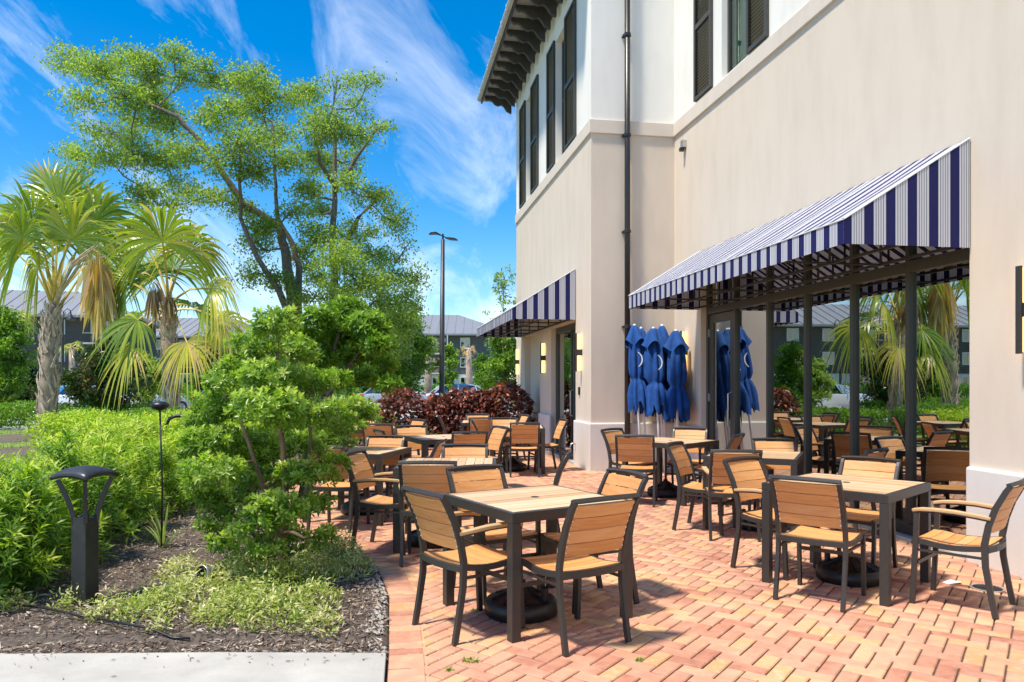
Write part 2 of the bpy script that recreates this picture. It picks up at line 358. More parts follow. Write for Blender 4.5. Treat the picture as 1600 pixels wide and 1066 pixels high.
# mulch bed: an undulating sheet
def bed_h(x, y): return .015 + .05 * math.sin(x * .9 + 1) * math.sin(y * .7) * min(1, max(0, (edge_x(y) - x) / 1.0)) - .03 * (1 if y < 4.4 else 0)
xs = np.linspace(-11, 0, 90); ys = np.linspace(3.6, 21.0, 130); V = []; idx = {}
mb_ = MB(); fs = []
for j, y in enumerate(ys):
    for i in range(61):
        x = edge_x(y, -.004) - (10.8 * (i / 60) ** 1.6); V.append((x, y, bed_h(x, y) + random.uniform(-.006, .006) - (.02 if i == 0 else 0)))
for j in range(len(ys) - 1):
    for i in range(60): a_ = j * 61 + i; fs.append((a_ + 1, a_, a_ + 61, a_ + 62))
mb_.add(V, fs); tag(mb_.build('mulch_bed', M['mulch'], smooth=True), kind='structure')
# back bed beyond the paving
g = MB(); g.poly([tuple(BW(-6, 18.3)[:2]), tuple(BW(3.4, 18.3)[:2]), tuple(BW(3.4, 22.5)[:2]), tuple(BW(-6, 22.5)[:2])], -.1, -.02); tag(g.build('planting_bed', M['mulch']), kind='structure')
# loose chips of mulch
n = 34000
yy = 4.16 + 5.5 * rng.random(n) ** 1.3; xx = np.array([edge_x(y) for y in yy]) - .03 - 5.5 * rng.random(n) ** 1.1
zc = np.array([bed_h(x, y) for x, y in zip(xx, yy)]) + .012 + .012 * rng.random(n)
P = np.stack([xx, yy, zc], 1); D = rdir(n); D[:, 2] *= .25
tn = np.clip(rng.beta(1.8, 2.0, n), 0, 1)
tag(leaves('mulch_chips', P, D, rng.uniform(.02, .085, n) * rng.uniform(.5, 1.1, n), rng.uniform(.004, .014, n), M['chip'], tn, fold=.4, droop=.0), 'shredded brown mulch chips scattered over the planting bed', 'mulch', kind='stuff')
n = 70; P = np.stack([rng.uniform(-3.4, -.7, n), 4.12 - np.abs(rng.normal(0, .12, n)), np.full(n, .018)], 1); D = rdir(n) * [1, 1, .1]
tag(leaves('mulch_chips', P, D, rng.uniform(.01, .04, n), rng.uniform(.005, .012, n), M['chip'], rng.random(n) * .6, fold=.2, droop=.0), 'few brown chips spilled onto the concrete walk', 'mulch', kind='stuff')
n = 260                                       # pale gravel along the corner of the bed
yy = rng.uniform(4.18, 6.4, n); xx = np.array([edge_x(y) for y in yy]) - .02 - np.abs(rng.normal(0, .05, n))
m_ = MB()
for x, y in zip(xx, yy):
    r_ = random.uniform(.006, .02); m_.lathe([(0, -.6 * r_), (r_ * random.uniform(.7, 1), 0), (0, r_ * .7)], 5, (x, y, bed_h(x, y) + r_ * .6 + .004))
tag(m_.build('gravel', M['rock']), 'pale gravel strip along the brick edging', 'gravel', kind='stuff')
def cyl_path(px): return [tuple(p) for p in px]

# ------------------------------------------------------------------ brick paving
pav = tag(MB().poly([(x, y) for x, y in EDGE] + [tuple(BW(3.5, 18.3)[:2]), tuple(BW(3.5, 12.3)[:2]), tuple(BW(5.1, 12.3)[:2]), tuple(BW(5.1, 1.2)[:2])], -.15, -.012).build('patio_paving', M['joint']), kind='structure')
def inner(x, y): return x > edge_x(y, .2 + .0) - .02
def brick_mesh(L_, W_, mat):
    g = .0045; bv = .006; m_ = MB(); x, y = L_ / 2 - g, W_ / 2 - g
    m_.add([(-x, -y, -.012), (x, -y, -.012), (x, y, -.012), (-x, y, -.012)] +
           [(-x, -y, -bv), (x, -y, -bv), (x, y, -bv), (-x, y, -bv)] +
           [(-x + bv, -y + bv, 0), (x - bv, -y + bv, 0), (x - bv, y - bv, 0), (-x + bv, y - bv, 0)],
           [(0,1,5,4),(1,2,6,5),(2,3,7,6),(3,0,4,7),(4,5,9,8),(5,6,10,9),(6,7,11,10),(7,4,8,11),(8,9,10,11)])
    return m_
L0 = .20; W0 = .10
one = brick_mesh(L0, W0, None); single = one.mesh('brick', M['brick_o'])
ang = TH + R(45); ca, sa = math.cos(ang), math.sin(ang)
places = []
rngk = range(-160, 260)
for i in range(-120, 240):                   # herringbone: unit .1 m, translation (4 steps) lattice
    for j in range(-120, 240):
        k = (i - j) % 4
        if k == 0: cxl, cyl, h = (i + 1) * .1, (j + .5) * .1, 0      # horizontal brick covers (i,j),(i+1,j)
        elif k == 3: cxl, cyl, h = (i + .5) * .1, (j + 1.) * .1, 1   # vertical brick covers (i,j),(i,j+1)
        else: continue
        # vertical start cell must follow the pattern
        x = ca * cxl - sa * cyl; y = sa * cxl + ca * cyl
        if y < 2.9 or y > 18.6: continue
        if not (x > edge_x(y, .2) - .095): continue
        b_, a_ = LB(x, y)
        if a_ > 18.35 or b_ > (3.5 if a_ > 12.3 else 4.95): continue
        if abs(x) > .72 * y + .3: continue
        places.append((x, y, ang + (PI / 2 if h else 0)))
bord = []
# soldier course along the edge
for p in resample(EDGE, .1):
    q = Vector((edge_x(p.y + .05), p.y + .05, 0)) - Vector((edge_x(p.y - .05), p.y - .05, 0)); q.normalize(); nr = Vector((q.y, -q.x, 0))
    c_ = p + nr * .1
    if p.y > 3.2: bord.append((c_.x, c_.y, math.atan2(nr.y, nr.x), .004))
allb = [(x, y, r_, 0.) for x, y, r_ in places] + bord
allb.sort(key=lambda t: t[0] ** 2 + t[1] ** 2 if t[1] > 3.3 and abs(t[0]) < .69 * t[1] else 1e9)
for k, (x, y, r_, dz) in enumerate(allb[:300]):
    o = bpy.data.objects.new('brick', single); C.objects.link(o); o.parent = pav
    o.location = (x, y, random.uniform(-.0015, .0015) + dz); o.rotation_euler = (random.uniform(-.008, .008), random.uniform(-.008, .008), r_ + random.uniform(-.012, .012))
rest = allb[300:]; V1 = np.array(one.v); F1 = np.array(one.f); nb = len(rest)
X = np.array([[t[0], t[1], t[3]] for t in rest]); A = np.array([t[2] for t in rest]) + rng.uniform(-.012, .012, nb); X[:, 2] += rng.uniform(-.0015, .0015, nb)
tx, ty = rng.uniform(-.008, .008, nb), rng.uniform(-.008, .008, nb)
Vb = np.empty((nb, 12, 3)); cA, sA = np.cos(A)[:, None], np.sin(A)[:, None]
Vb[..., 0] = V1[:, 0] * cA - V1[:, 1] * sA + X[:, :1]; Vb[..., 1] = V1[:, 0] * sA + V1[:, 1] * cA + X[:, 1:2]
Vb[..., 2] = V1[:, 2] + V1[:, 0] * tx[:, None] + V1[:, 1] * ty[:, None] + X[:, 2:]
Fb = (F1[None] + np.arange(nb)[:, None, None] * 12).reshape(-1, 4)
o = np_mesh('brick_field', Vb.reshape(-1, 3), Fb, M['brick_s'], np.repeat(rng.random(nb), 12), pav); o['kind'] = 'stuff'
print('bricks', len(allb))
# small weeds in the joints
for (px, py, s_) in ((735, 1034, 1.), (703, 1048, .5), (998, 1032, .6), (743, 955, .6), (924, 733, 1.5)):
    p = G(px, py); n = int(40 * s_) + 12; D = rdir(n); D[:, 2] = np.abs(D[:, 2]) * .6 + .1
    P = np.array([p]) + rdir(n) * [.035 * s_, .03 * s_, .0] + [0, 0, .002]
    tag(leaves('weed', P, D, rng.uniform(.012, .035, n) * (.6 + .4 * s_), rng.uniform(.004, .01, n), M['lime'], rng.random(n)),
        {735: 'small green weed tuft in the brick joints near the front border', 703: 'tiny weed sprig low in front of the border bricks', 998: 'tiny green weed between the front bricks below the nearest table',
         743: 'small weed at the foot of a chair leg by the nearest table', 924: 'weed growing at the foot of the building corner plinth'}[px], 'weed')
n = 110; yb = rng.uniform(3.4, 12, n); xb = rng.uniform(-1, 1, n) * .6 * yb + .6; kp = (xb > np.array([edge_x(v) for v in yb]) + .05) & (xb < 3.0); xb, yb = xb[kp], yb[kp]; n = len(xb)
tag(leaves('fallen_leaves', np.stack([xb, yb, np.full(n, .006)], 1), rdir(n) * [1, 1, .08], rng.uniform(.012, .04, n), rng.uniform(.006, .014, n), M['chip'], rng.random(n) * .8, fold=.25, droop=-.1), 'few dry leaf bits scattered over the brick paving', 'leaf litter', kind='stuff')
d = thing('floor_drain', 'round dark grated drain cover set in the bricks beside the right hand chair', 'drain', G(1543, 920))
m_ = MB(); m_.lathe([(.11, .0), (.11, .008), (.095, .008), (.095, .004)], 24); m_.build('rim', M['alu'], d)
m_ = MB(); m_.lathe([(0.0001, .003), (.095, .003)], 24); m_.build('cover', M['metal'], d)
m_ = MB()
for i in range(-4, 5):
    hl = math.sqrt(.092 ** 2 - (i * .02) ** 2); m_.box(i * .02 - .004, -hl, .004, i * .02 + .004, hl, .009)
m_.build('grate', M['metal'], d)['kind'] = 'stuff'
p = G(1482, 914)
m_ = MB(); m_.add([(0,0,.004),(.1,.01,.016),(.13,.06,.006),(.06,.08,.02),(-.02,.05,.006),(.05,.04,.024)], [(0,1,5),(1,2,5),(2,3,5),(3,4,5),(4,0,5)])
o = m_.build('crumpled_paper', M['white']); o.location = p; tag(o, 'small crumpled white paper scrap on the bricks near the right table', 'litter')

# ------------------------------------------------------------------ the restaurant building (local x = away from the patio, y = along the facade)
bld = thing('restaurant_building', 'two storey cream stucco restaurant building with dark storefront and louvred shutters', 'building', (0, 0, 0), TH)
Bf, Bl = 4.85, 3.38                       # facade planes of the long wall and of the projecting wing
A0, A1, A2, A3 = -4.0, 5.66, 11.2, 12.3   # wall start, storefront opening, inner corner
AE = 19.75
def wall(name, mat, boxes, bevel=0):
    m_ = MB()
    for b_ in boxes: m_.box(*b_)
    return m_.build(name, mat, bld, bevel=bevel)
wall('wall', M['stucco'], [(Bf, A0, -.1, Bf + .3, A1, 5.68), (Bf, A1, 3.42, Bf + .3, A2, 5.68), (Bf, A2, -.1, Bf + .3, A3, 5.68)])
W2a, W2b = 13.36, 15.45; W3a, W3b = 16.6, 18.5
wall('wall', M['stucco'], [(Bl, A3, -.1, Bf + .3, A3 + .3, 5.68), (Bl, A3 + .3, -.1, Bl + .3, W2a, 5.68), (Bl, W2a, 2.62, Bl + .3, W2b, 5.68), (Bl, W2b, -.1, Bl + .3, W3a, 5.68),
                           (Bl, W3a, 2.62, Bl + .3, W3b, 5.68), (Bl + .14, W3a, -.1, Bl + .3, W3b, 2.62), (Bl, W3b, -.1, Bl + .3, AE, 5.68), (Bl + .3, AE - .3, -.1, 11, AE, 9.2)])
# upper storey, with window openings
ZU0, ZU1 = 5.91, 9.2
uwin = [(9.62, 10.45, 5.95, 8.35)]
wall('upper_wall', M['stucco_up'], [(Bf, A0, ZU0, Bf + .3, 9.62, ZU1), (Bf, 9.62, ZU0, Bf + .3, 10.45, 5.95), (Bf, 9.62, 8.35, Bf + .3, 10.45, ZU1), (Bf, 10.45, ZU0, Bf + .3, A3, ZU1)])
s1a, s1b = WA(901, Bl), WA(885, Bl); o1a, o1b = WA(884.5, Bl), WA(868.5, Bl); t1a, t1b = WA(868, Bl), WA(857, Bl)
s2a, s2b = WA(842, Bl), WA(831.5, Bl); o2a, o2b = WA(831, Bl), WA(822.5, Bl); t2a, t2b = WA(822, Bl), WA(814, Bl)
def seg(a0, a1, z0, z1): return (Bl, a0, z0, Bl + .3, a1, z1)
wall('upper_wall', M['stucco_up'], [(Bl, A3, ZU0, Bf + .3, A3 + .3, ZU1), seg(A3 + .3, o1a, ZU0, ZU1), seg(o1a, o1b, ZU0, 5.95), seg(o1a, o1b, 8.4, ZU1),
                                    seg(o1b, o2a, ZU0, ZU1), seg(o2a, o2b, ZU0, 5.95), seg(o2a, o2b, 8.4, ZU1), seg(o2b, AE, ZU0, ZU1)])
# string course and plinth
p_ = .035
wall('string_course', M['band'], [(Bf - p_, A0, 5.68, Bf + .3, A3 - p_, 5.91), (Bl - p_, A3 - p_, 5.68, Bf + .3, A3 + .28, 5.91), (Bl - p_, A3 + .28, 5.68, Bl + .3, AE + .002, 5.91)], .008)
pl = .045
wall('plinth', M['stucco_base'], [(Bf - pl, A0, -.1, Bf + .1, A1, .79)], .022)
wall('plinth', M['stucco_base'], [(Bf - pl, A2, -.1, Bf + .1, A3 - pl, .79)], .022)
wall('plinth', M['stucco_base'], [(Bl - pl, A3 - pl, -.1, Bf + .1, W2a, .81)], .022)
wall('plinth', M['stucco_base'], [(Bl - pl, W2b, -.1, Bl + .1, W3a, .81)], .022)
wall('plinth', M['stucco_base'], [(Bl - pl, W3b, -.1, Bl + .1, AE + .01, .81)], .022)
wall('inner_floor', M['concrete'], [(Bf + .02, 5.0, -.1, 11.0, 12.2, -.004)])
wall('threshold', M['concrete'], [(Bf - .03, A1, -.1, Bf + .3, A2, .03)], .006)
wall('threshold', M['concrete'], [(Bl - .03, W2a, -.1, Bl + .3, W2b, .035)], .006)
# roof, soffit, gutter
rf = wall('roof', M['darkroof'], [])
bpy.data.objects.remove(rf)
m_ = MB(); e0 = Bl - .86
m_.add([(e0, A3 + .0, 9.3), (12, A3 + .0, 13), (12, AE + .8, 13), (e0, AE + .8, 9.3), (e0, A3 + .0, 9.2), (12, A3 + .0, 9.2), (12, AE + .8, 9.2), (e0, AE + .8, 9.2)],
       [(0,1,2,3),(7,6,5,4),(0,4,5,1),(1,5,6,2),(2,6,7,3),(3,7,4,0)])
m_.add([(Bf - .06, A0, 9.301), (12, A0, 12), (12, A3 - .01, 12), (Bf - .06, A3 - .01, 9.301), (Bf - .06, A0, 9.2), (12, A0, 9.2), (12, A3 - .01, 9.2), (Bf - .06, A3 - .01, 9.2)],
       [(0,1,2,3),(7,6,5,4),(0,4,5,1),(1,5,6,2),(2,6,7,3),(3,7,4,0)])
m_.build('roof', M['darkroof'], bld)
gut = MB()
def gutter(x, a0, a1, z):
    prof = [(-.0, .06), (-.085, .055), (-.095, 0), (-.07, -.05), (-.02, -.07), (.0, -.07)]
    vs = [(x + px, a, z + pz) for a in (a0, a1) for px, pz in prof]; k = len(prof)
    gut.add(vs, [(i, i + 1, k + i + 1, k + i) for i in range(k - 1)] + [(k - 1, 0, k, 2 * k - 1), tuple(range(k)), tuple(range(k, 2 * k))[::-1]])
gutter(e0 - .002, A3, AE + .8, 9.24); a = A3 + .1
while a < AE + .8: gut.box(e0 - .105, a, 9.165, e0 - .004, a + .03, 9.305); a += .75
gut.build('gutter', M['gutter'], bld)
M['soffit'] = rough_mat('grey_soffit_board', (.36, .35, .33), .7, .08, 4, .05)
sf = MB(); y_ = A3 + .002
while y_ < AE + .75: sf.box(e0 + .052, y_, 9.188, Bl - .062, y_ + .134, 9.198); y_ += .14
sf.build('soffit', M['soffit'], bld)['kind'] = 'stuff'
MB().box(e0 + .01, A3, 9.12, e0 + .05, AE + .8, 9.199).box(Bl - .06, A3 - .05, 9.05, Bl - .002, AE + .05, 9.199).build('fascia', M['darkroof'], bld)
a = A3 + .1; prof = [(e0 + .07, 9.195), (e0 + .07, 9.10), (e0 + .13, 9.06), (e0 + .19, 9.08), (e0 + .26, 9.05), (e0 + .33, 8.97), (e0 + .42, 8.93), (e0 + .52, 8.96), (e0 + .58, 8.92), (e0 + .66, 8.80), (Bl - .07, 8.74), (Bl - .07, 9.195)]
Mx = Matrix(((1, 0, 0, 0), (0, 0, 1, 0), (0, 1, 0, 0), (0, 0, 0, 1)))
first = None
while a < AE + .7:                            # scrolled rafter tails under the eave
    if first is None:
        first = MB().poly(prof, 0, .09, Mx).build('rafter_tail', M['darkroof'], bld, bevel=.006); o = first
    else: o = first.copy(); C.objects.link(o); o.parent = bld
    o.location = (0, a, 0); a += .55
# downpipe
dp = MB().tube([(3.98, A3 - .10, .0), (3.98, A3 - .10, 9.2)], .048, 12).build('downpipe', M['pipe'], bld, smooth=True)
for z in (.25, 2.4, 4.0, 5.62, 7.3): MB().lathe([(.05, 0), (.06, .005), (.06, .055), (.05, .06)], 14, (3.98, A3 - .10, z)).box(3.91, A3 - .09, z + .015, 4.05, A3 + .0, z + .045).build('collar', M['pipe'], dp, smooth=False)
# storefront
def storefront(b0, muls, a0, a1, z1, door, z0=.03, name='storefront', zt=None):
    fr = MB().box(b0 - .03, a0, z1 - .11, b0 + .07, a1, z1).box(b0 - .03, a0, z0, b0 + .07, a1, z0 + .10).build(name, M['bronze'], bld, bevel=.004)
    ed = [a0 + .03] + muls + [a1 - .03]
    if zt:
        MB().box(b0 - .03, a0, zt - .07, b0 + .07, a1, zt).build('head_frame', M['bronze'], fr)
        for i in range(len(ed) - 1): MB().box(b0 + .01, ed[i] + .02, z1 - .01, b0 + .022, ed[i + 1] - .02, zt - .06).build('transom_pane', M['glass'], fr)
        for a in ed: MB().box(b0 - .032, a - .028, z1, b0 + .05, a + .028, zt - .07).build('mullion', M['bronze'], fr)
    for a in ed: MB().box(b0 - .032, a - .028, z0 + .1, b0 + .05, a + .028, z1 - .11).build('mullion', M['bronze'], fr, bevel=.004)
    for i in range(len(ed) - 1):
        if i in door: continue
        MB().box(b0 + .01, ed[i] + .02, z0 + .09, b0 + .022, ed[i + 1] - .02, z1 - .1).build('pane', M['glass'], fr)
    return fr, ed
mu = [WA(x, Bf + .12) for x in (1422, 1334, 1261, 1202, 1150)]
fr, ed = storefront(Bf + .12, mu, A1, A2, 2.66, [5], zt=3.42)
def door(b0, a0, a1, z1, hinge_far=True, z0=.05):
    d_ = MB().box(b0 - .02, a0, z0, b0 + .03, a0 + .13, z1).box(b0 - .02, a1 - .13, z0, b0 + .03, a1, z1).box(b0 - .02, a0 + .13, z1 - .13, b0 + .03, a1 - .13, z1).box(b0 - .02, a0 + .13, z0, b0 + .03, a1 - .13, z0 + .25).build('door', M['bronze'], bld, bevel=.003)
    MB().box(b0 + .0, a0 + .12, z0 + .24, b0 + .01, a1 - .12, z1 - .12).build('pane', M['glass'], d_)
    ah = a0 + .07 if hinge_far else a1 - .07
    MB().tube([(b0 - .025, ah, .85), (b0 - .08, ah, .87), (b0 - .08, ah, 1.33), (b0 - .025, ah, 1.35)], .012, 8).build('handle', M['alu'], d_)
    for z in (.3, 1.2, 2.2): MB().box(b0 - .035, (a1 if hinge_far else a0) - .02, z, b0 - .018, (a1 if hinge_far else a0) + .02, z + .12).build('hinge', M['alu'], d_)
door(Bf + .13, mu[4] + .04, A2 - .07, 2.54)
mu2 = [WA(880, Bl + .13)]
storefront(Bl + .13, [W2a + .75], W2a, W2b, 2.6, [0])
door(Bl + .14, W2a + .07, W2a + .71, 2.48, False)
# shutters and upper windows
def shutter(b0, a0, a1, z0, z1):
    fw = .055; zm = z0 + (z1 - z0) * .46
    s_ = MB().box(b0 - .05, a0, z0, b0 - .004, a0 + fw, z1).box(b0 - .05, a1 - fw, z0, b0 - .004, a1, z1).box(b0 - .048, a0 + fw, z1 - fw, b0 - .006, a1 - fw, z1).box(b0 - .048, a0 + fw, z0, b0 - .006, a1 - fw, z0 + fw).box(b0 - .048, a0 + fw, zm - .04, b0 - .006, a1 - fw, zm + .04).build('shutter', M['shutter'], bld)
    lv = MB()
    z = z0 + fw + .02
    while z < z1 - fw - .02:
        if abs(z - zm) > .06:
            lv.add([(b0 - .045, a0 + fw, z - .015), (b0 - .045, a1 - fw, z - .015), (b0 - .012, a1 - fw, z + .02), (b0 - .012, a0 + fw, z + .02),
                    (b0 - .041, a0 + fw, z - .02), (b0 - .041, a1 - fw, z - .02), (b0 - .008, a1 - fw, z + .015), (b0 - .008, a0 + fw, z + .015)],
                   [(0,3,2,1),(4,5,6,7),(0,1,5,4),(2,3,7,6)])
        z += .05
    lv.build('louvre', M['shutter'], s_)['kind'] = 'stuff'
for a0, a1 in ((WA(1202, Bf), WA(1170.5, Bf)), (WA(1114.5, Bf), WA(1088, Bf))): shutter(Bf, a0, a1, 5.95, 8.45)
for a0, a1 in ((s1a, s1b), (t1a, t1b), (s2a, s2b), (t2a, t2b)): shutter(Bl, a0, a1, 5.93, 8.45)
def upwin(b0, a0, a1, z0, z1, curtain=False):
    q = .09 if curtain else .125
    w_ = MB().box(b0 + q, a0, z0, b0 + q + .06, a0 + .05, z1).box(b0 + q, a1 - .05, z0, b0 + q + .06, a1, z1).box(b0 + q, a0 + .05, z1 - .05, b0 + q + .06, a1 - .05, z1).box(b0 + q, a0 + .05, z0, b0 + q + .06, a1 - .05, z0 + .05).box(b0 + q + .005, a0 + .05, (z0 + z1) / 2 - .02, b0 + q + .055, a1 - .05, (z0 + z1) / 2 + .02).build('window', M['shutter'] if curtain else M['bronze'], bld)
    MB().box(b0 + q + .025, a0 + .05, z0 + .05, b0 + q + .035, a1 - .05, z1 - .05).build('pane', M['darkglass'] if not curtain else M['clearglass'], w_)
    if curtain:
        cu = MB(); k = 0; a = a0 + .02
        while a < a1 - .06:
            cu.add([(b0 + q + .07 + .02 * (k % 2), a, z0 + .01), (b0 + q + .07 + .02 * ((k + 1) % 2), a + .05, z0 + .01), (b0 + q + .07 + .02 * ((k + 1) % 2), a + .05, z1), (b0 + q + .07 + .02 * (k % 2), a, z1)], [(0, 1, 2, 3)]); a += .05; k += 1
        cu.build('curtain', M['curtain'], w_)
upwin(Bf, 9.62, 10.45, 5.95, 8.35, True)
upwin(Bl, o1a, o1b, 5.95, 8.4); upwin(Bl, o2a, o2b, 5.95, 8.4)
MB().box(Bf + 1.2, 8, 5.8, Bf + 1.25, 12, 9.1).build('inner_wall', M['bronze'], bld)
# room behind the storefront
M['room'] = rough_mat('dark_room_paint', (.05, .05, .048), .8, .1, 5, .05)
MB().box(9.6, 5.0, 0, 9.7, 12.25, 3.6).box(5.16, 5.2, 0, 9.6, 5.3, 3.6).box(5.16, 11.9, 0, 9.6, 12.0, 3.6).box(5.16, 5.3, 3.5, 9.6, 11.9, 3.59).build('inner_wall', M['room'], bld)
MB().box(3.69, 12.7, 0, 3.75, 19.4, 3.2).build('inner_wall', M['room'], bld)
# small fittings on the wing
rd = MB().box(Bl - .025, 0, -.07, Bl - .002, .075, .07).build('card_reader', M['black'], bevel=.004); rd.location = BW(0, 13.02, 1.34); rd.rotation_euler = (0, 0, TH)
tag(rd, 'small black card reader on the cream wall beside the wing door', 'card reader')
hb = MB().tube([(Bl - .045, 0, 0), (Bl - .1, 0, .02), (Bl - .13, 0, .0), (Bl - .14, 0, -.05)], .012, 8).lathe([(.03, -.01), (.03, .01)], 10, (Bl - .07, 0, .01)).build('hose_tap', M['alu']); hb.location = BW(0, 13.2, .38); hb.rotation_euler = (0, 0, TH)
tag(hb, 'small metal hose tap low on the plinth of the wing corner', 'tap')
sb = thing('wall_sensor', 'small grey sensor box high on the wall by the inner corner', 'sensor', BW(Bf, WA(1071, Bf), 5.42), TH)
MB().box(-.07, -.05, -.06, -.001, .05, .06).build('housing', M['alu'], sb, bevel=.006); MB().box(-.10, -.03, -.12, -.03, .03, -.063).build('lens', M['black'], sb)
# wall sconces
def sconce(b0, a, z, label, s=1.):
    t = thing('wall_sconce', label, 'wall light', BW(b0, a, z), TH, 'wall sconces on the cream piers')
    MB().box(-.108, -.026, -.335, -.090, .026, .335).build('front_plate', M['metal'], t, bevel=.003)
    for z0, z1 in ((-.32, -.055), (.055, .32)): MB().box(-.088, -.030, z0, -.012, .030, z1).build('diffuser', M['glow'], t, bevel=.008)
    MB().box(-.0895, -.045, -.053, -.001, .045, .053).build('bracket', M['metal'], t, bevel=.003)
sconce(Bf, WA(1073, Bf), 2.0, 'warm lit tube sconce on the wall beside the blue umbrellas')
sconce(Bl, WA(909, Bl), 2.02, 'warm lit tube sconce above the black card reader on the wing corner')
sconce(Bl, WA(852, Bl), 2.02, 'tube sconce on the pier between wing door and recess')
sconce(Bl, WA(811, Bl), 2.02, 'tube sconce on the far end pier of the wing')
# big flat sconce at the right edge
sconce(Bf, 5.05, 2.05, 'large dark wall sconce right of the storefront at the picture edge')

# ------------------------------------------------------------------ awnings
def awning(b0, a0, a1, label, proj=1.17, z0=2.63, zv=2.83, zt=3.55):
    t = thing('awning', label, 'awning', BW(b0, a0, 0), TH, 'navy and white striped awnings'); L_ = a1 - a0; th = .004
    g0 = -.012
    def sheet(name, q, mat):
        q = [Vector(p) for p in q]; nn = (q[1] - q[0]).cross(q[2] - q[0]).normalized() * th; k = len(q)
        MB().add(q + [p - nn for p in q], [tuple(range(k)), tuple(range(k, 2 * k))[::-1]] + [(i, k + i, k + (i + 1) % k, (i + 1) % k) for i in range(k)])
        m2 = MB(); m2.add(q + [p - nn for p in q], [tuple(range(k)), tuple(range(k, 2 * k))[::-1]] + [(i, k + i, k + (i + 1) % k, (i + 1) % k) for i in range(k)])
        return m2.build(name, mat, t)
    # slope with a very slight sag between the ribs
    ns = 48; m_ = MB(); vs = []
    for j in range(ns + 1):
        y = L_ * j / ns
        for i in range(9):
            u = i / 8; sag = -.018 * math.sin(PI * u) * (math.sin(PI * ((y / 1.1) % 1)) ** 2)
            vs.append((-proj + (proj + g0) * u, y, zv + (zt - zv) * u + sag))
    m_.add(vs, [(j * 9 + i, j * 9 + i + 1, (j + 1) * 9 + i + 1, (j + 1) * 9 + i) for j in range(ns) for i in range(8)])
    o = m_.build('canopy', M['stripe_y'], t, smooth=True); o.modifiers.new('thick', 'SOLIDIFY').thickness = .003
    sheet('valance', [(-proj - .002, 0, z0), (-proj - .002, 0, zv), (-proj - .002, L_, zv), (-proj - .002, L_, z0)], M['stripe_y'])
    for y in (-.003, L_ + .003):
        sheet('side_panel', [(-proj, y, z0), (g0, y, z0), (g0, y, zt), (-proj, y, zv)], M['stripe_x'])
    seam = MB(); y = 1.19
    while y < L_ - .3: seam.sweep([(-proj - .003, y, z0 + .005), (-proj - .003, y, zv)], .012, .002, Vector((0, 1, 0))).sweep([(-proj, y, zv + .003), (-proj * .5, y, (zv + zt) / 2 + .003), (g0, y, zt + .003)], .014, .003, Vector((0, 1, 0))); y += 1.19
    seam.build('seam', M['white'], t)
    pipe = MB()
    for y in (.0, L_): pipe.tube([(-proj, y, zv + .004), (g0, y, zt + .004)], .008, 6)
    pipe.tube([(-proj - .004, 0, zv), (-proj - .004, L_, zv)], .007, 6)
    pipe.build('piping', M['white'], t)
    fr_ = MB()
    for z in (z0 + .02,): fr_.box(-proj + .015, .015, z, -proj + .04, L_ - .015, z + .025).box(-.05, .015, z, -.02, L_ - .015, z + .025)
    fr_.box(-.05, .015, zt - .05, -.02, L_ - .015, zt - .025)
    fr_.box(-proj * .5, .015, z0 + .02, -proj * .5 + .025, L_ - .015, z0 + .045)
    fr_.build('frame', M['metal'], t)
    k = max(2, round(L_ / 1.1))
    for i in range(k + 1):
        y = .03 + (L_ - .06) * i / k
        MB().tube([(-proj + .03, y, z0 + .03), (-.03, y, z0 + .03)], .0125, 6).tube([(-proj + .03, y, zv - .03), (-.03, y, zt - .05)], .0125, 6).tube([(-.035, y, z0 + .03), (-.035, y, zt - .04)], .0125, 6).tube([(-proj + .028, y, z0 + .03), (-proj + .028, y, zv - .03)], .0125, 6).tube([(-proj * .5, y, z0 + .03), (-proj * .5, y, (zv + zt) / 2 - .04)], .0125, 6).build('rib', M['metal'], t)
    return t
awning(Bf, 5.645, 11.2, 'long navy and white striped awning above the storefront')
awning(Bl, 13.33, 18.85, 'smaller navy and white striped awning on the far wing wall', 1.16)

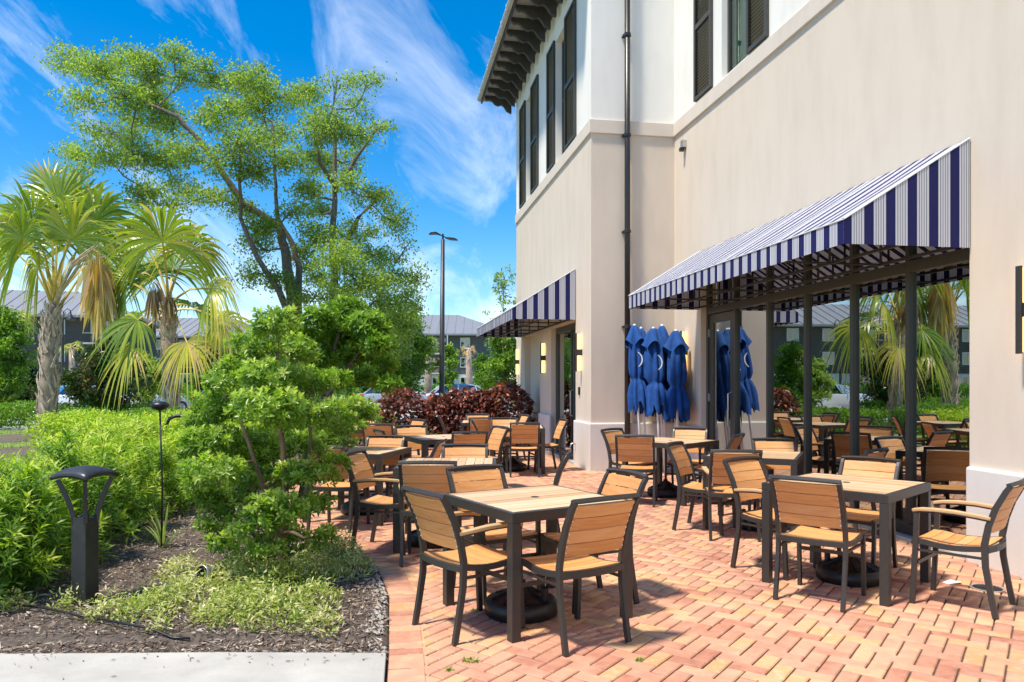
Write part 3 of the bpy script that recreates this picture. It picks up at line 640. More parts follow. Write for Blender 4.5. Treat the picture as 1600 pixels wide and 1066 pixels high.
# ------------------------------------------------------------------ closed umbrellas leaning in the corner
crest = [(math.cos(q) , math.sin(q)) for q in np.linspace(R(-62), R(62), 14)]
def umbrella(b0, a0, lean_b, lean_a, rz, top, label, mark=False, seed=0, wid=1.):
    rr = random.Random(seed); t = thing('closed_umbrella', label, 'umbrella', BW(b0, a0, 0), 0, 'closed blue umbrellas leaning in the corner')
    tp = BW(b0 + lean_b, a0 + lean_a, top) - BW(b0, a0, 0)
    z_ = tp.normalized(); x_ = Vector((0, 1, 0)).cross(z_).normalized(); y_ = z_.cross(x_); Mu = Matrix((x_, y_, z_)).transposed().to_4x4(); t.rotation_euler = (Mu @ Matrix.Rotation(rz, 4, 'Z')).to_euler()
    L_ = tp.length
    MB().tube([(0, 0, 0), (0, 0, L_ - .02)], .019, 10).build('pole', M['white'], t, smooth=True)
    ph = rr.uniform(0, 6); k = 48; m_ = MB()
    prof = [(.03, L_ - .10), (.075, L_ - .16), (.102, L_ - .30), (.110, L_ - .50), (.116, L_ - .70), (.112, L_ - .82), (.092, L_ - .90), (.082, L_ - .925), (.096, L_ - .955), (.118, L_ - 1.06), (.130, L_ - 1.18), (.134, L_ - 1.28)]
    amp = [.05, .12, .2, .28, .3, .28, .18, .1, .2, .3, .36, .34]
    vs = []
    for i, (r_, z) in enumerate(prof):
        for j in range(k):
            an = 2 * PI * j / k; f_ = 1 + amp[i] * ((abs(math.sin(4 * an + ph + .05 * i)) ** .75 * 2 - 1.1) * 1.0 + .4 * math.sin(3 * an + ph * 2 + .35 * i) + .15 * math.sin(11 * an + ph * 3))
            zz_ = z - (.20 * (abs(math.sin(4 * an + ph)) ** 1.5) if i == len(prof) - 1 else 0)
            vs.append((r_ * wid * f_ * math.cos(an), r_ * wid * f_ * math.sin(an), zz_))
    m_.add(vs, [(i * k + (j + 1) % k, i * k + j, (i + 1) * k + j, (i + 1) * k + (j + 1) % k) for i in range(len(prof) - 1) for j in range(k)])
    m_.build('canopy', M['umb'], t, smooth=True)
    vs = []; m_ = MB(); prof2 = [(.018, L_ + .0), (.045, L_ - .01), (.075, L_ - .07), (.115, L_ - .20), (.15, L_ - .32)]
    for i, (r_, z) in enumerate(prof2):
        for j in range(k):
            an = 2 * PI * j / k; f_ = 1 + [0, .08, .18, .30, .34][i] * (abs(math.sin(2 * an + ph * 1.3)) ** .7 * 2 - 1.1)
            vs.append((r_ * wid * f_ * math.cos(an), r_ * wid * f_ * math.sin(an), z + (.05 * math.sin(4 * an + ph) if i == 4 else 0)))
    m_.add(vs, [(i * k + (j + 1) % k, i * k + j, (i + 1) * k + j, (i + 1) * k + (j + 1) % k) for i in range(len(prof2) - 1) for j in range(k)])
    m_.build('vent_flap', M['umb'], t, smooth=True)
    MB().lathe([(0.001, L_ + .03), (.02, L_ + .02), (.022, L_ - .0), (.03, L_ - .02)], 12).build('finial', M['white'], t, smooth=True)
    MB().lathe([(.074 * wid, L_ - .937), (.08 * wid, L_ - .933), (.08 * wid, L_ - .917), (.074 * wid, L_ - .913)], 16).build('tie_strap', M['umb'], t)
    if mark:
        cr = MB(); v_ = []
        for i, (x, y) in enumerate(crest):
            wd = .010 * math.sin(PI * (i + .7) / 14.4) + .003
            for s_ in (-1, 1):
                xx_, zz_ = (x * .16 - .09) + s_ * wd * x, L_ - .62 + y * .135 + s_ * wd * y
                v_.append(tuple(Matrix.Rotation(-rz, 4, 'Z') @ Vector((xx_ * .75 + .02, -.172 * wid + abs(xx_) * .1, zz_))))
        v2 = [(a_, b_ + .004, c_) for a_, b_, c_ in v_]
        cr.add(v_ + v2, [(2*i, 2*i+1, 2*i+3, 2*i+2) for i in range(13)] + [(28+2*i+2, 28+2*i+3, 28+2*i+1, 28+2*i) for i in range(13)]); cr.build('crescent_mark', M['white'], t)
umbrella(4.00, 11.55, .06, .52, R(15), 2.44, 'leftmost closed blue umbrella against the downpipe, with a white crescent mark', True, 1)
umbrella(4.14, 11.72, .07, .46, R(40), 2.40, 'closed blue umbrella tucked second from the downpipe', False, 2, .85)
umbrella(4.26, 11.38, .06, .50, R(-8), 2.38, 'foremost closed blue umbrella in the middle with a white crescent on its canopy', True, 3, 1.2)
umbrella(4.42, 11.60, .04, .55, R(70), 2.37, 'closed blue umbrella just right of the foremost middle one', False, 4, .95)
umbrella(4.50, 11.80, .08, .38, R(20), 2.45, 'tallest closed blue umbrella at the back right of the cluster', False, 5, .9)
umbrella(4.52, 11.30, .10, .36, R(55), 2.33, 'rightmost closed blue umbrella leaning beside the lit sconce', False, 6, 1.15)
umbrella(4.62, 11.65, .08, .25, R(90), 2.30, 'darkest closed blue umbrella pushed behind the rightmost one', False, 7, .95)

# ------------------------------------------------------------------ tables and chairs
def make_table():
    t = thing('patio_table', 'x', 'table', group='square teak topped tables on the patio'); h = .45; H = .745
    for sx in (-1, 1):
        for sy in (-1, 1):
            MB().box(sx * (h - .03) - .03, sy * (h - .03) - .03, 0, sx * (h - .03) + .03, sy * (h - .03) + .03, H - .062).build('leg', M['metal'], t, bevel=.003)
    MB().box(-h, -h, H - .06, h, -h + .03, H).box(-h, h - .03, H - .06, h, h, H).box(-h, -h + .03, H - .06, -h + .03, h - .03, H).box(h - .03, -h + .03, H - .06, h, h - .03, H).box(-.03, -h + .03, H - .05, .03, h - .03, H - .022).build('apron', M['metal'], t, bevel=.002)
    n_ = 10; wd = (2 * h - .064) / n_; pm = None
    for i in range(n_):
        x = -h + .032 + wd * (i + .5)
        if pm is None: pm = MB().box(-wd / 2 + .002, -h + .031, H - .02, wd / 2 - .002, h - .031, H + .002).mesh('plank', M['toptable'])
        o = bpy.data.objects.new('plank', pm); C.objects.link(o); o.parent = t; o.location = (x, 0, random.uniform(-.0008, .0008))
    MB().lathe([(.0001, H + .0045), (.024, H + .0045), (.028, H + .0025)], 16).build('umbrella_hole', M['black'], t)
    return t
def make_chair(arms):
    t = thing('patio_armchair' if arms else 'patio_chair', 'x', 'chair', group='teak slatted chairs at the patio tables')
    X = .222; hw = .027; hd = .036
    def prof(y):                                          # height of the seat surface
        u = (y + .21) / .44; return .452 - .030 * math.sin(PI * min(1, max(0, u * .95))) + .012 * u - (.05 * max(0, u - .82) ** 1.3 * 3)
    for s in (-1, 1):
        post = [(s * X, -.262, 0), (s * X, -.232, .16), (s * X, -.205, .32), (s * X, -.20, .46), (s * X, -.222, .58), (s * X, -.262, .70), (s * X, -.318, .81), (s * X, -.345, .85)]
        MB().sweep(post, hw, [.034, .036, .038, .040, .038, .036, .034, .032], Vector((1, 0, 0))).build('leg', M['metal'], t, bevel=.003)
        zt_ = .625 if arms else .435
        MB().sweep([(s * X, .228, 0), (s * X, .215, .25), (s * X, .205, .43)] + ([(s * X, .20, zt_)] if arms else []), hw, .034, Vector((1, 0, 0))).build('leg', M['metal'], t, bevel=.003)
    ys = [-.20 + .43 * i / 10 for i in range(11)]
    fr_ = MB()
    for s in (-1, 1): fr_.sweep([(s * (X - .004), y, prof(y) - .018) for y in ys], .020, .036, Vector((1, 0, 0)))
    fr_.sweep([(-X, -.212, .425), (-X * .5, -.235, .425), (0, -.242, .425), (X * .5, -.235, .425), (X, -.212, .425)], .022, .038, Vector((0, 1, 0)))
    fr_.sweep([(-X, .225, prof(.22) - .03), (X, .225, prof(.22) - .03)], .02, .024, Vector((0, 1, 0)))
    fr_.build('seat_frame', M['metal'], t, bevel=.002)
    MB().box(-X, .19, .27, X, .207, .295).box(-X + .0, -.20, .36, -X + .018, .19, .375).box(X - .018, -.20, .36, X, .19, .375).build('stretcher', M['metal'], t)
    bow = lambda x: -.022 * (1 - (x / X) ** 2)
    MB().sweep([(x, -.338 + bow(x), .853 + .006 * (1 - (x / X) ** 2)) for x in (-X - .013, -.15, -.075, 0, .075, .15, X + .013)], .030, .026, Vector((0, 1, -.4))).build('top_rail', M['metal'], t, bevel=.003)
    bk = [(.535, -.212), (.61, -.232), (.685, -.257), (.76, -.292), (.835, -.330)]
    scr = MB()
    for i in range(4):
        (z0, y0), (z1, y1) = bk[i], bk[i + 1]; g_ = .0025; vs = []
        dz = (z1 - z0); dy = (y1 - y0); ll = math.hypot(dz, dy); uz, uy = dz / ll, dy / ll
        xs_ = np.linspace(-X + .017, X - .017, 7)
        for x in xs_:
            for (zz_, yy_, th_) in ((z0 + uz * g_, y0 + uy * g_, 0), (z1 - uz * g_, y1 - uy * g_, 0), (z1 - uz * g_, y1 - uy * g_, -.013), (z0 + uz * g_, y0 + uy * g_, -.013)):
                vs.append((x, yy_ + bow(x) + th_ + .004, zz_ + th_ * .35))
        fs = [(3, 2, 1, 0), (24, 25, 26, 27)] + [(4*k + q, 4*k + (q+1) % 4, 4*k + 4 + (q+1) % 4, 4*k + 4 + q) for k in range(6) for q in range(4)]
        m_ = MB(); m_.add(vs, fs); m_.build('back_slat', M['slat'], t)
        for f_ in (.25, .72):
            for s in (-1, 1):
                z = z0 + dz * f_; y = y0 + dy * f_; scr.box(s * (X - .021) - .004, y - .016, z - .004, s * (X - .021) + .004, y - .011, z + .004)
    o = scr.build('screws', M['white'], t); o['kind'] = 'stuff'
    for i in range(6):
        y0 = -.205 + i * .0715; y1 = y0 + .0675; vs = []
        for x in np.linspace(-X + .008, X - .008, 5):
            dip = -.008 * (1 - (x / X) ** 2)
            vs += [(x, y0, prof(y0) + dip), (x, y1, prof(y1) + dip), (x, y1, prof(y1) + dip - .014), (x, y0, prof(y0) + dip - .014)]
        m_ = MB(); m_.add(vs, [(0,1,2,3), (19,18,17,16)] + [(4*k + (q+1) % 4, 4*k + q, 4*k + 4 + q, 4*k + 4 + (q+1) % 4) for k in range(4) for q in range(4)]); m_.build('seat_slat', M['slat'], t)
    if arms:
        for s in (-1, 1):
            pts = [(s * (X + .002), -.235, .630), (s * (X + .018), -.15, .642), (s * (X + .022), -.04, .652), (s * (X + .018), .08, .652), (s * (X + .006), .17, .645), (s * (X - .004), .225, .632)]
            MB().sweep(pts, [.036, .042, .048, .050, .048, .036], .022, Vector((1, 0, 0))).build('armrest', M['armwood'], t, bevel=.005)
            MB().sweep([(p[0], p[1], p[2] - .0165) for p in pts], .022, .010, Vector((1, 0, 0))).build('arm_rail', M['metal'], t)
    return t
def make_base():
    t = thing('umbrella_base', 'x', 'umbrella base', group='round black umbrella bases under the tables')
    MB().lathe([(.0001, 0), (.225, 0), (.236, .012), (.24, .05), (.235, .085), (.222, .10), (.215, .103), (.205, .097), (.10, .135), (.055, .175), (.045, .178)], 40).build('weight', M['black'], t, smooth=True)
    rb = MB()
    for i in range(8):
        q = 2 * PI * i / 8 + .2; rb.sweep([(.05 * math.cos(q), .05 * math.sin(q), .178), (.10 * math.cos(q), .10 * math.sin(q), .142), (.195 * math.cos(q), .195 * math.sin(q), .106)], .014, .014, Vector((-math.sin(q), math.cos(q), 0)))
    rb.build('moulded_ribs', M['black'], t)
    MB().lathe([(.022, .19), (.022, .108), (.001, .108)], 12, (.15, -.09, 0)).lathe([(.018, .0), (.018, .125), (.001, .125)], 12, (.15, -.09, 0)).build('filler_cap', M['black'], t)
    MB().lathe([(.045, .17), (.045, .19), (.030, .195), (.028, .215), (.024, .215), (.024, .19)], 20).build('socket', M['black'], t, smooth=True)
    return t
tabs = {  # name: (centre, rotation in degrees, words)
 1: ((.15, 4.95), 31.5, 'nearest table'), 2: ((-.60, 7.06), 1, 'second table on the left'), 3: ((-1.70, 8.40), -13, 'left table by the green tree'),
 4: ((-.94, 10.39), 25, 'middle left table'), 5: ((-2.35, 12.42), 0, 'far left table'), 6: ((.09, 12.75), 0, 'table by the wing door'),
 7: ((-.52, 14.4), 2, 'farthest table'), 8: ((2.51, 5.67), 45, 'front right table'), 9: ((2.55, 7.93), -25, 'middle right table'), 10: ((2.05, 9.75), 48, 'table by the blue umbrellas')}
tl = {1: 'nearest square teak topped table with umbrella hole, front left of the patio', 2: 'square table with planks running away, second row on the left, behind the nearest one',
 3: 'square teak topped table beside the green leafy tree at the left edge', 4: 'square table in the middle of the left group, before the far tables', 5: 'far left square table in front of the strap leaved plants',
 6: 'square table standing closest to the wing door', 7: 'farthest square table right in front of the red leaved hedge', 8: 'front right square table with stained planks before the storefront',
 9: 'middle right square table between the front right one and the umbrella corner', 10: 'square table in front of the closed blue umbrellas'}
tb0 = make_table(); side0 = make_chair(False); arm0 = make_chair(True); base0 = make_base(); note_kids()
used = set()
def put(proto, x, y, rz, label, z=0):
    o = proto if proto.name not in used else copy_tree(proto)
    used.add(proto.name); o.location = (x, y, z); o.rotation_euler = (0, 0, rz); o['label'] = label; return o
for k in sorted(tabs):
    (x, y), r_, wd = tabs[k]; put(tb0, x, y, R(r_ + (90 if k in (1, 9) else 0) - (0 if k != 2 else 0)), tl[k])
bl = {1: (.06, 4.90), 2: (-.74, 7.02), 3: (-1.73, 8.7), 6: (.02, 12.85), 8: (2.56, 5.73), 9: (2.56, 7.75), 10: (2.03, 9.98)}
bw = {1: 'round black umbrella base under the nearest table', 2: 'black umbrella base under the second table on the left', 3: 'black umbrella base under the table beside the leafy tree',
 6: 'black umbrella base under the table by the wing door', 8: 'black umbrella base under the front right table', 9: 'black umbrella base under the middle right table', 10: 'black umbrella base with pole socket under the table by the umbrellas'}
for i, k in enumerate(bl): put(base0, bl[k][0], bl[k][1], R(40 * i), bw[k])
def seat_at(x, y, fx, fy, arms, label): put(arm0 if arms else side0, x, y, math.atan2(-fx, fy), label)
def seat(k, side, dist, arms, label, dang=0, off=0):   # side: angle in degrees (in the table's frame) of the side the chair stands on
    (cx_, cy_), r_, _ = tabs[k]; q = R(r_ + side); n_ = Vector((math.cos(q), math.sin(q))); tq = Vector((-n_.y, n_.x))
    x = cx_ + n_.x * dist + tq.x * off; y = cy_ + n_.y * dist + tq.y * off
    put(arm0 if arms else side0, x, y, q + PI / 2 + R(dang), label)
# the chair faces the table: local +Y points at -n
seat_at(-.255, 4.64, .79, .61, True, 'armchair at the left side of the nearest table, back turned to the viewer')
seat_at(.345, 4.47, -.527, .85, False, 'armless chair in front of the nearest table, seen from behind')
seat_at(.51, 5.19, -.89, -.45, False, 'chair at the right far side of the nearest table, slats facing the viewer')
seat_at(-.11, 5.40, .50, -.86, True, 'armchair at the far side of the nearest table, its back behind the tabletop')
seat_at(-.675, 6.38, 0, 1, True, 'chair with its brown back to the viewer in front of the second left table')
seat_at(-1.11, 6.80, .973, -.23, True, 'armchair angled at the left side of the second left table')
seat_at(-.47, 7.33, .02, -1, False, 'chair on the far side of the second left table, only upper slats visible')
seat_at(.18, 6.95, -.997, .075, False, 'chair seen edge on right of the second left table, only its curved back post shows')
seat_at(-1.78, 7.80, .2, .98, False, 'chair partly hidden by the leafy tree, before the left table')
seat_at(-1.55, 8.60, -.18, -.98, False, 'chair at the far side of the table beside the leafy tree')
seat_at(-1.10, 8.27, -.99, .1, False, 'chair with dark back right of the table beside the leafy tree')
seat_at(-.62, 9.98, -.25, .97, False, 'brown backed chair at the near right side of the middle left table')
seat_at(-1.38, 10.62, .25, -.97, False, 'pale slatted chair at the far left side of the middle left table')
seat_at(-.46, 10.60, -.88, -.47, False, 'chair at the right side of the middle left table, angled toward it')
seat_at(-1.46, 10.15, .9, .42, False, 'dark backed chair hardly seen left of the middle left table')
seat_at(-2.05, 11.84, 0, 1, True, 'armchair with brown back in front of the far left table')
seat_at(-2.55, 12.62, .03, -1, False, 'pale chair behind the far left table by the strap leaved plants')
seat_at(-1.85, 12.6, -.8, -.6, False, 'small angled chair at the right end of the far left table, before the red leaves')
seat_at(.195, 12.13, -.02, 1, False, 'chair with its back to the viewer in front of the table by the wing door')
seat_at(.55, 12.78, -.97, -.22, False, 'chair right of the table by the wing door, close to the glass')
seat_at(-.14, 13.02, 0, -1, False, 'pale chair on the far side of the table by the wing door')
seat_at(-.33, 12.62, .98, .1, False, 'dark chair at the left side of the table by the wing door')
seat_at(-.54, 13.78, 0, 1, False, 'chair with dark back in front of the farthest table')
seat_at(-.68, 14.62, 0, -1, False, 'pale chair behind the farthest table against the red leaved hedge')
seat_at(-1.03, 14.2, .98, .05, False, 'chair seen edge on at the left of the farthest table')
seat_at(-.06, 14.5, -.95, -.3, False, 'chair right of the farthest table beside the far pier')
seat_at(2.155, 5.27, .64, .77, False, 'armless chair with screws along its orange back, in front of the front right table')
seat_at(3.035, 5.12, -.70, .71, True, 'armchair standing alone at the right of the front right table by the plinth')
seat_at(2.76, 6.08, -.707, -.707, False, 'pale slatted chair beyond the front right table, facing the viewer')
seat_at(2.12, 6.03, .59, -.81, True, 'armchair at the left side of the front right table, slats facing the viewer')
seat_at(2.13, 7.37, .12, .99, True, 'chair with shaded back before the middle right table, overlapped by the armchair')
seat_at(2.88, 8.12, -.15, -.99, False, 'pale chair on the far side of the middle right table by the mullions')
seat_at(1.98, 7.70, .84, -.54, False, 'chair at the left side of the middle right table with its slats in view')
seat_at(3.24, 7.42, -.66, .75, False, 'chair tucked by the glass right of the middle right table')
seat_at(1.55, 9.36, .25, .97, False, 'chair with its back to the viewer in front of the table by the umbrellas')
seat_at(1.60, 10.02, .72, -.69, False, 'leftmost chair of the table by the umbrellas, beside the downpipe')
seat_at(2.33, 10.13, -.4, -.92, True, 'pale armchair behind the table by the umbrellas, under the sconce')
seat_at(2.48, 9.40, -.85, .53, False, 'dark chair near the glass door at the table by the umbrellas')
# indoor chairs, table and pendants seen through the storefront
M['teal'] = rough_mat('teal_chair', (.03, .16, .16), .4, .1, 8, .03); M['wicker'] = rough_mat('tan_wicker', (.42, .30, .20), .7, .25, 30, .4); M['limeleg'] = rough_mat('green_metal_leg', (.20, .42, .12), .4, .1, 8, .02)
def inchair(b_, a_, rz, mat, label, leg):
    t = thing('dining_chair', label, 'chair', BW(b_, a_, 0), TH + rz, 'dining chairs inside the restaurant')
    for sx in (-1, 1):
        for sy in (-1, 1): MB().tube([(sx * .22, sy * .21, .0), (sx * .16, sy * .15, .46)], .013, 8).build('leg', leg, t)
    MB().box(-.21, -.21, .45, .21, .21, .48).build('seat', mat, t, bevel=.012)
    vs = []; m_ = MB()
    for z, y, hx in ((.49, -.19, .19), (.6, -.215, .21), (.75, -.245, .215), (.87, -.27, .19)):
        for x in (-1, -.5, 0, .5, 1): vs.append((x * hx, y - .03 * (1 - x * x), z))
    m_.add(vs, [(i * 5 + j, i * 5 + j + 1, i * 5 + j + 6, i * 5 + j + 5) for i in range(3) for j in range(4)]); o = m_.build('backrest', mat, t, smooth=True); o.modifiers.new('s', 'SOLIDIFY').thickness = .02
inchair(5.75, 6.55, R(120), M['teal'], 'teal dining chair with green legs nearest the right hand pane inside', M['limeleg'])
inchair(5.9, 7.3, R(-60), M['wicker'], 'tan wicker dining chair inside behind the right hand panes', M['metal'])
inchair(6.6, 7.6, R(30), M['teal'], 'teal dining chair deeper inside the restaurant', M['metal'])
inchair(5.8, 8.75, R(-70), M['wicker'], 'tan wicker dining chair inside behind the middle mullion', M['limeleg'])
it = thing('dining_table', 'dark dining table inside behind the right hand panes', 'table', BW(6.4, 6.9, 0), TH)
MB().box(-.4, -.4, .72, .4, .4, .75).build('tabletop', M['toptable'], it); MB().tube([(0, 0, .02), (0, 0, .72)], .04, 10).build('column', M['metal'], it); MB().lathe([(.001, 0), (.26, 0), (.26, .015), (.001, .03)], 20).build('foot', M['metal'], it)
for (b_, a_, z, lb) in ((6.4, 6.6, 2.25, 'left warm pendant bulb glowing inside the restaurant'), (6.9, 6.75, 2.32, 'middle warm pendant bulb glowing inside the restaurant'), (6.9, 6.55, 2.42, 'upper warm pendant bulb glowing inside the restaurant')):
    t = thing('pendant_lamp', lb, 'pendant lamp', BW(b_, a_, z), TH, 'pendant bulbs inside')
    MB().lathe([(.001, -.045), (.03, -.035), (.042, 0), (.03, .03), (.012, .05)], 14).build('bulb', M['bulb'], t, smooth=True); MB().tube([(0, 0, .05), (0, 0, 3.0 - z)], .004, 6).lathe([(.016, .045), (.016, .09)], 10).build('cord', M['black'], t)

# ------------------------------------------------------------------ vegetation
def shoots(P, A, per, Ls, L, W, tint0, tipgain, ang=(35, 65)):    # leafy shoots: P base, A axis
    n = len(P); A = nrm(A); k = per
    t = np.tile(np.linspace(.05, 1, k), n); Pi = np.repeat(P, k, 0); Ai = np.repeat(A, k, 0)
    ref = np.repeat(nrm(np.cross(A, rdir(n))), k, 0); bi = np.cross(Ai, ref)
    ph = np.tile(np.arange(k) * 2.4, n) + np.repeat(rng.uniform(0, 6.28, n), k)
    rad = ref * np.cos(ph)[:, None] + bi * np.sin(ph)[:, None]
    el = np.radians(ang[0] + (ang[1] - ang[0]) * (1 - t) + rng.normal(0, 7, n * k))
    D = Ai * np.cos(el)[:, None] + rad * np.sin(el)[:, None]
    B = Pi + Ai * (t * Ls)[:, None]
    tn = np.clip(np.repeat(tint0, k) + tipgain * t ** 2 + rng.normal(0, .08, n * k), 0, 1)
    return B, D, L * (1 - .35 * t) * rng.uniform(.75, 1.2, n * k), W * rng.uniform(.8, 1.2, n * k), tn, nrm(Ai + .0 * D)
def clumps_pts(cl, n, flat=1.):
    """points in a set of ellipsoids (centre, rx, ry, rz), grouped in small tufts"""
    wts = np.array([c[1] * c[3] for c in cl]); wts = wts / wts.sum(); ks = rng.choice(len(cl), n, p=wts)
    Cc = np.array([tuple(c[0]) for c in cl])[ks]; Rr = np.array([c[1:4] for c in cl])[ks]
    d = rdir(n) * (rng.random(n) ** .38)[:, None]; return Cc + d * Rr, d, ks
def limb_tree(paths, cl, mat, parent, r0, name='trunk', twigs=4, tw=.012, minr=.012):
    m_ = MB(); nodes = []
    for pth, ra, rb in paths:
        pts = [Vector(p) for p in pth]; out = []
        for i in range(len(pts) - 1):
            for k in range(4):
                t = k / 4; q = pts[i].lerp(pts[i + 1], t); out.append(q + Vector((random.uniform(-1, 1), random.uniform(-1, 1), 0)) * ra * .18)
        out.append(pts[-1]); n_ = len(out); rs = [ra + (rb - ra) * (i / (n_ - 1)) ** .8 for i in range(n_)]
        m_.tube(out, rs, 9); nodes += [(p, r_) for p, r_ in zip(out, rs)][2:]
    tgt = sorted(cl, key=lambda c: min((Vector(c[0]) - p).length for p, _ in nodes))
    for c in tgt:
        e = Vector(c[0]); p, r_ = min(nodes, key=lambda t: (t[0] - e).length + .3 * max(0, t[0].z - e.z))
        r1 = max(minr, min(r_ * .55, (e - p).length * .035 + .01)); md = p.lerp(e, .5) + Vector((random.uniform(-.1, .1), random.uniform(-.1, .1), -.06)) * (e - p).length
        seg_ = [p, p.lerp(md, .5) + Vector((0, 0, .02)), md, md.lerp(e, .55), e]; rs = [r1, r1 * .85, r1 * .65, r1 * .5, r1 * .3]; m_.tube(seg_, rs, 6)
        nodes += [(q, max(minr * .6, s)) for q, s in zip(seg_[1:], rs[1:])]
        for _ in range(twigs):
            d = Vector(rdir(1)[0]); tip = e + Vector((d.x * c[1], d.y * c[2], d.z * c[3])) * .85; m2 = md.lerp(e, random.random())
            m_.tube([m2, m2.lerp(tip, .5) + Vector((0, 0, .03 * c[3])), tip], [r1 * .35, r1 * .25, tw * .3], 4, False)
    return m_.build(name, mat, parent, smooth=True)

# --- the big oak
OZ = 25.0
oak = thing('oak_tree', 'large spreading oak with two tall leaning trunks and airy crown against the sky', 'tree', (at(485, 660, OZ).x, OZ, 0))
ol = Vector(oak.location)
def oz(px, py, dz=0.): return at(px, py, OZ + dz) - ol
ocl = [(110,95,35,22),(158,108,38,26),(200,95,32,24),(236,108,28,26),(277,85,25,15),(140,162,45,14),(195,150,38,26),(243,150,32,32),(287,122,16,16),(232,186,45,18),(272,196,26,20),(178,205,45,14),(118,237,30,12),(165,240,42,20),(210,240,36,24),(250,246,36,28),(290,232,26,22),(135,268,35,9),(230,300,28,18),(282,292,33,24),(250,322,55,10),
       (322,105,22,12),(345,130,32,20),(392,122,36,20),(345,178,36,30),(402,165,40,26),(440,148,34,20),(382,222,36,30),(430,212,40,26),(340,250,30,24),(400,270,30,20),(452,252,24,20),(330,306,38,14),(372,330,24,18),
       (480,150,26,20),(527,132,22,14),(575,124,24,11),(556,168,24,22),(508,200,42,30),(560,212,24,16),(592,200,15,8),(500,250,32,26),(548,252,20,26),(480,300,26,26),(545,292,20,20),(590,312,34,22),(622,348,26,24),(640,378,10,14),
       (500,368,36,20),(560,362,40,20),(530,402,42,24),(590,402,36,24),(475,402,26,24),(560,442,46,24),(608,440,36,26),(640,468,18,28),(632,508,22,36),(400,390,26,24),(388,428,22,20),(625,548,16,16),(430,440,22,16),(470,462,24,18),(500,440,26,20),(592,478,36,24),(612,528,26,20),(652,432,14,18),(535,470,34,20),(455,330,22,16),(500,330,24,16),(410,355,24,16)]
cl = []
for x, y, rx, ry in ocl:
    dz = random.uniform(-2.4, 2.4); s_ = OZ / F; cl.append((oz(x, y, dz), rx * s_ * 1.0, rx * s_ * .9, ry * s_ * 1.0))
limb_tree([([oz(470, 664), oz(462, 560), oz(457, 474), oz(446, 400), oz(435, 353), oz(383, 320, -.3), oz(318, 227, -.6), oz(278, 183, -.8), oz(233, 163, -1)], .25, .05),
           ([oz(466, 500), oz(468, 420, .4), oz(456, 380, .5), oz(433, 340, .5), oz(431, 292, .4), oz(425, 191, .4)], .14, .04),
           ([oz(462, 520), oz(435, 453, -.6), oz(400, 400, -.9), oz(376, 340, -1), oz(375, 231, -1.2)], .14, .04),
           ([oz(505, 664, .5), oz(515, 560, .5), oz(522, 465, .5), oz(520, 352, .5), oz(524, 276, .5), oz(524, 171, .5)], .22, .05),
           ([oz(522, 300, .5), oz(555, 250, .3), oz(590, 200, .2)], .10, .03), ([oz(520, 420, .5), oz(560, 340, .8), oz(600, 300, .9)], .12, .03),
           ([oz(520, 285, .5), oz(500, 255, 0), oz(488, 180, -.3)], .10, .03)], cl, M['bark'], oak, .3, twigs=6, tw=.02, minr=.03)
sub, d_, ks = clumps_pts(cl, 1900); n = 86000
si = rng.integers(0, len(sub), n); P = sub[si] + rng.normal(0, 1, (n, 3)) * [.19, .19, .105]
D = rdir(n) + [0, 0, -.15]; tn = np.clip(.55 + .25 * rng.standard_normal(len(sub))[si] * .6 + .16 * rng.standard_normal(n), 0, 1)
leaves('crown', P, D, rng.uniform(.08, .14, n), rng.uniform(.04, .068, n), M['oak'], tn, oak, fold=.1, droop=.1)
n = 500; ci = rng.integers(0, 34, n); base = np.array([tuple(cl[i][0]) for i in ci]); c3 = rng.choice([3, 11, 14, 19, 27, 38], n); base = np.array([tuple(cl[i][0]) for i in c3]) + rng.normal(0, .25, (n, 3)) * [1, 1, .6]
D = np.tile([0, 0, -1.], (n, 1)) + rng.normal(0, .12, (n, 3))
leaves('spanish_moss', base, D, rng.uniform(.2, .6, n), rng.uniform(.01, .03, n), M['moss'], rng.random(n), oak, fold=.1)['kind'] = 'stuff'

# --- rosette-leaved small trees
def rosette_tree(name, label, base, px_cl, Z, paths, n_ros, L, W, per, mat, grp=None, dzr=.5, tint=.4, cat='tree'):
    t = thing(name, label, cat, base, 0, grp); b0 = Vector(base); cl = []
    for x, y, rx, ry in px_cl:
        dz = random.uniform(-dzr, dzr); s_ = Z / F; cl.append((at(x, y, Z + dz) - b0, rx * s_, rx * s_ * .9, ry * s_))
    limb_tree([([at(*q) - b0 for q in pth], ra, rb) for pth, ra, rb in paths], cl, M['twig'], t, .04, twigs=5, tw=.006, minr=.006)
    P, d, ks = clumps_pts(cl, n_ros); A = nrm(d + np.array([0, 0, .75]) + rng.normal(0, .3, d.shape))
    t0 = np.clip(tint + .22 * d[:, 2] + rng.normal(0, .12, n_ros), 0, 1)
    B, D, LL, WW, tn, ref = shoots(P, A, per, L * .45, L, W, t0, .22, (28, 85))
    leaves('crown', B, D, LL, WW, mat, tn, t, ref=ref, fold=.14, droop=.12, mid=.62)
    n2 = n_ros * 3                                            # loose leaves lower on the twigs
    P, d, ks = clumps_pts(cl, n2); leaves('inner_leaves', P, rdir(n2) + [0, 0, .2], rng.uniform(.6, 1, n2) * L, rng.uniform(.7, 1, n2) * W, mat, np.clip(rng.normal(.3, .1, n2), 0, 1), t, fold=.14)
    return t
FZ = 5.84; fb = G(440, 900); fb.z = .02
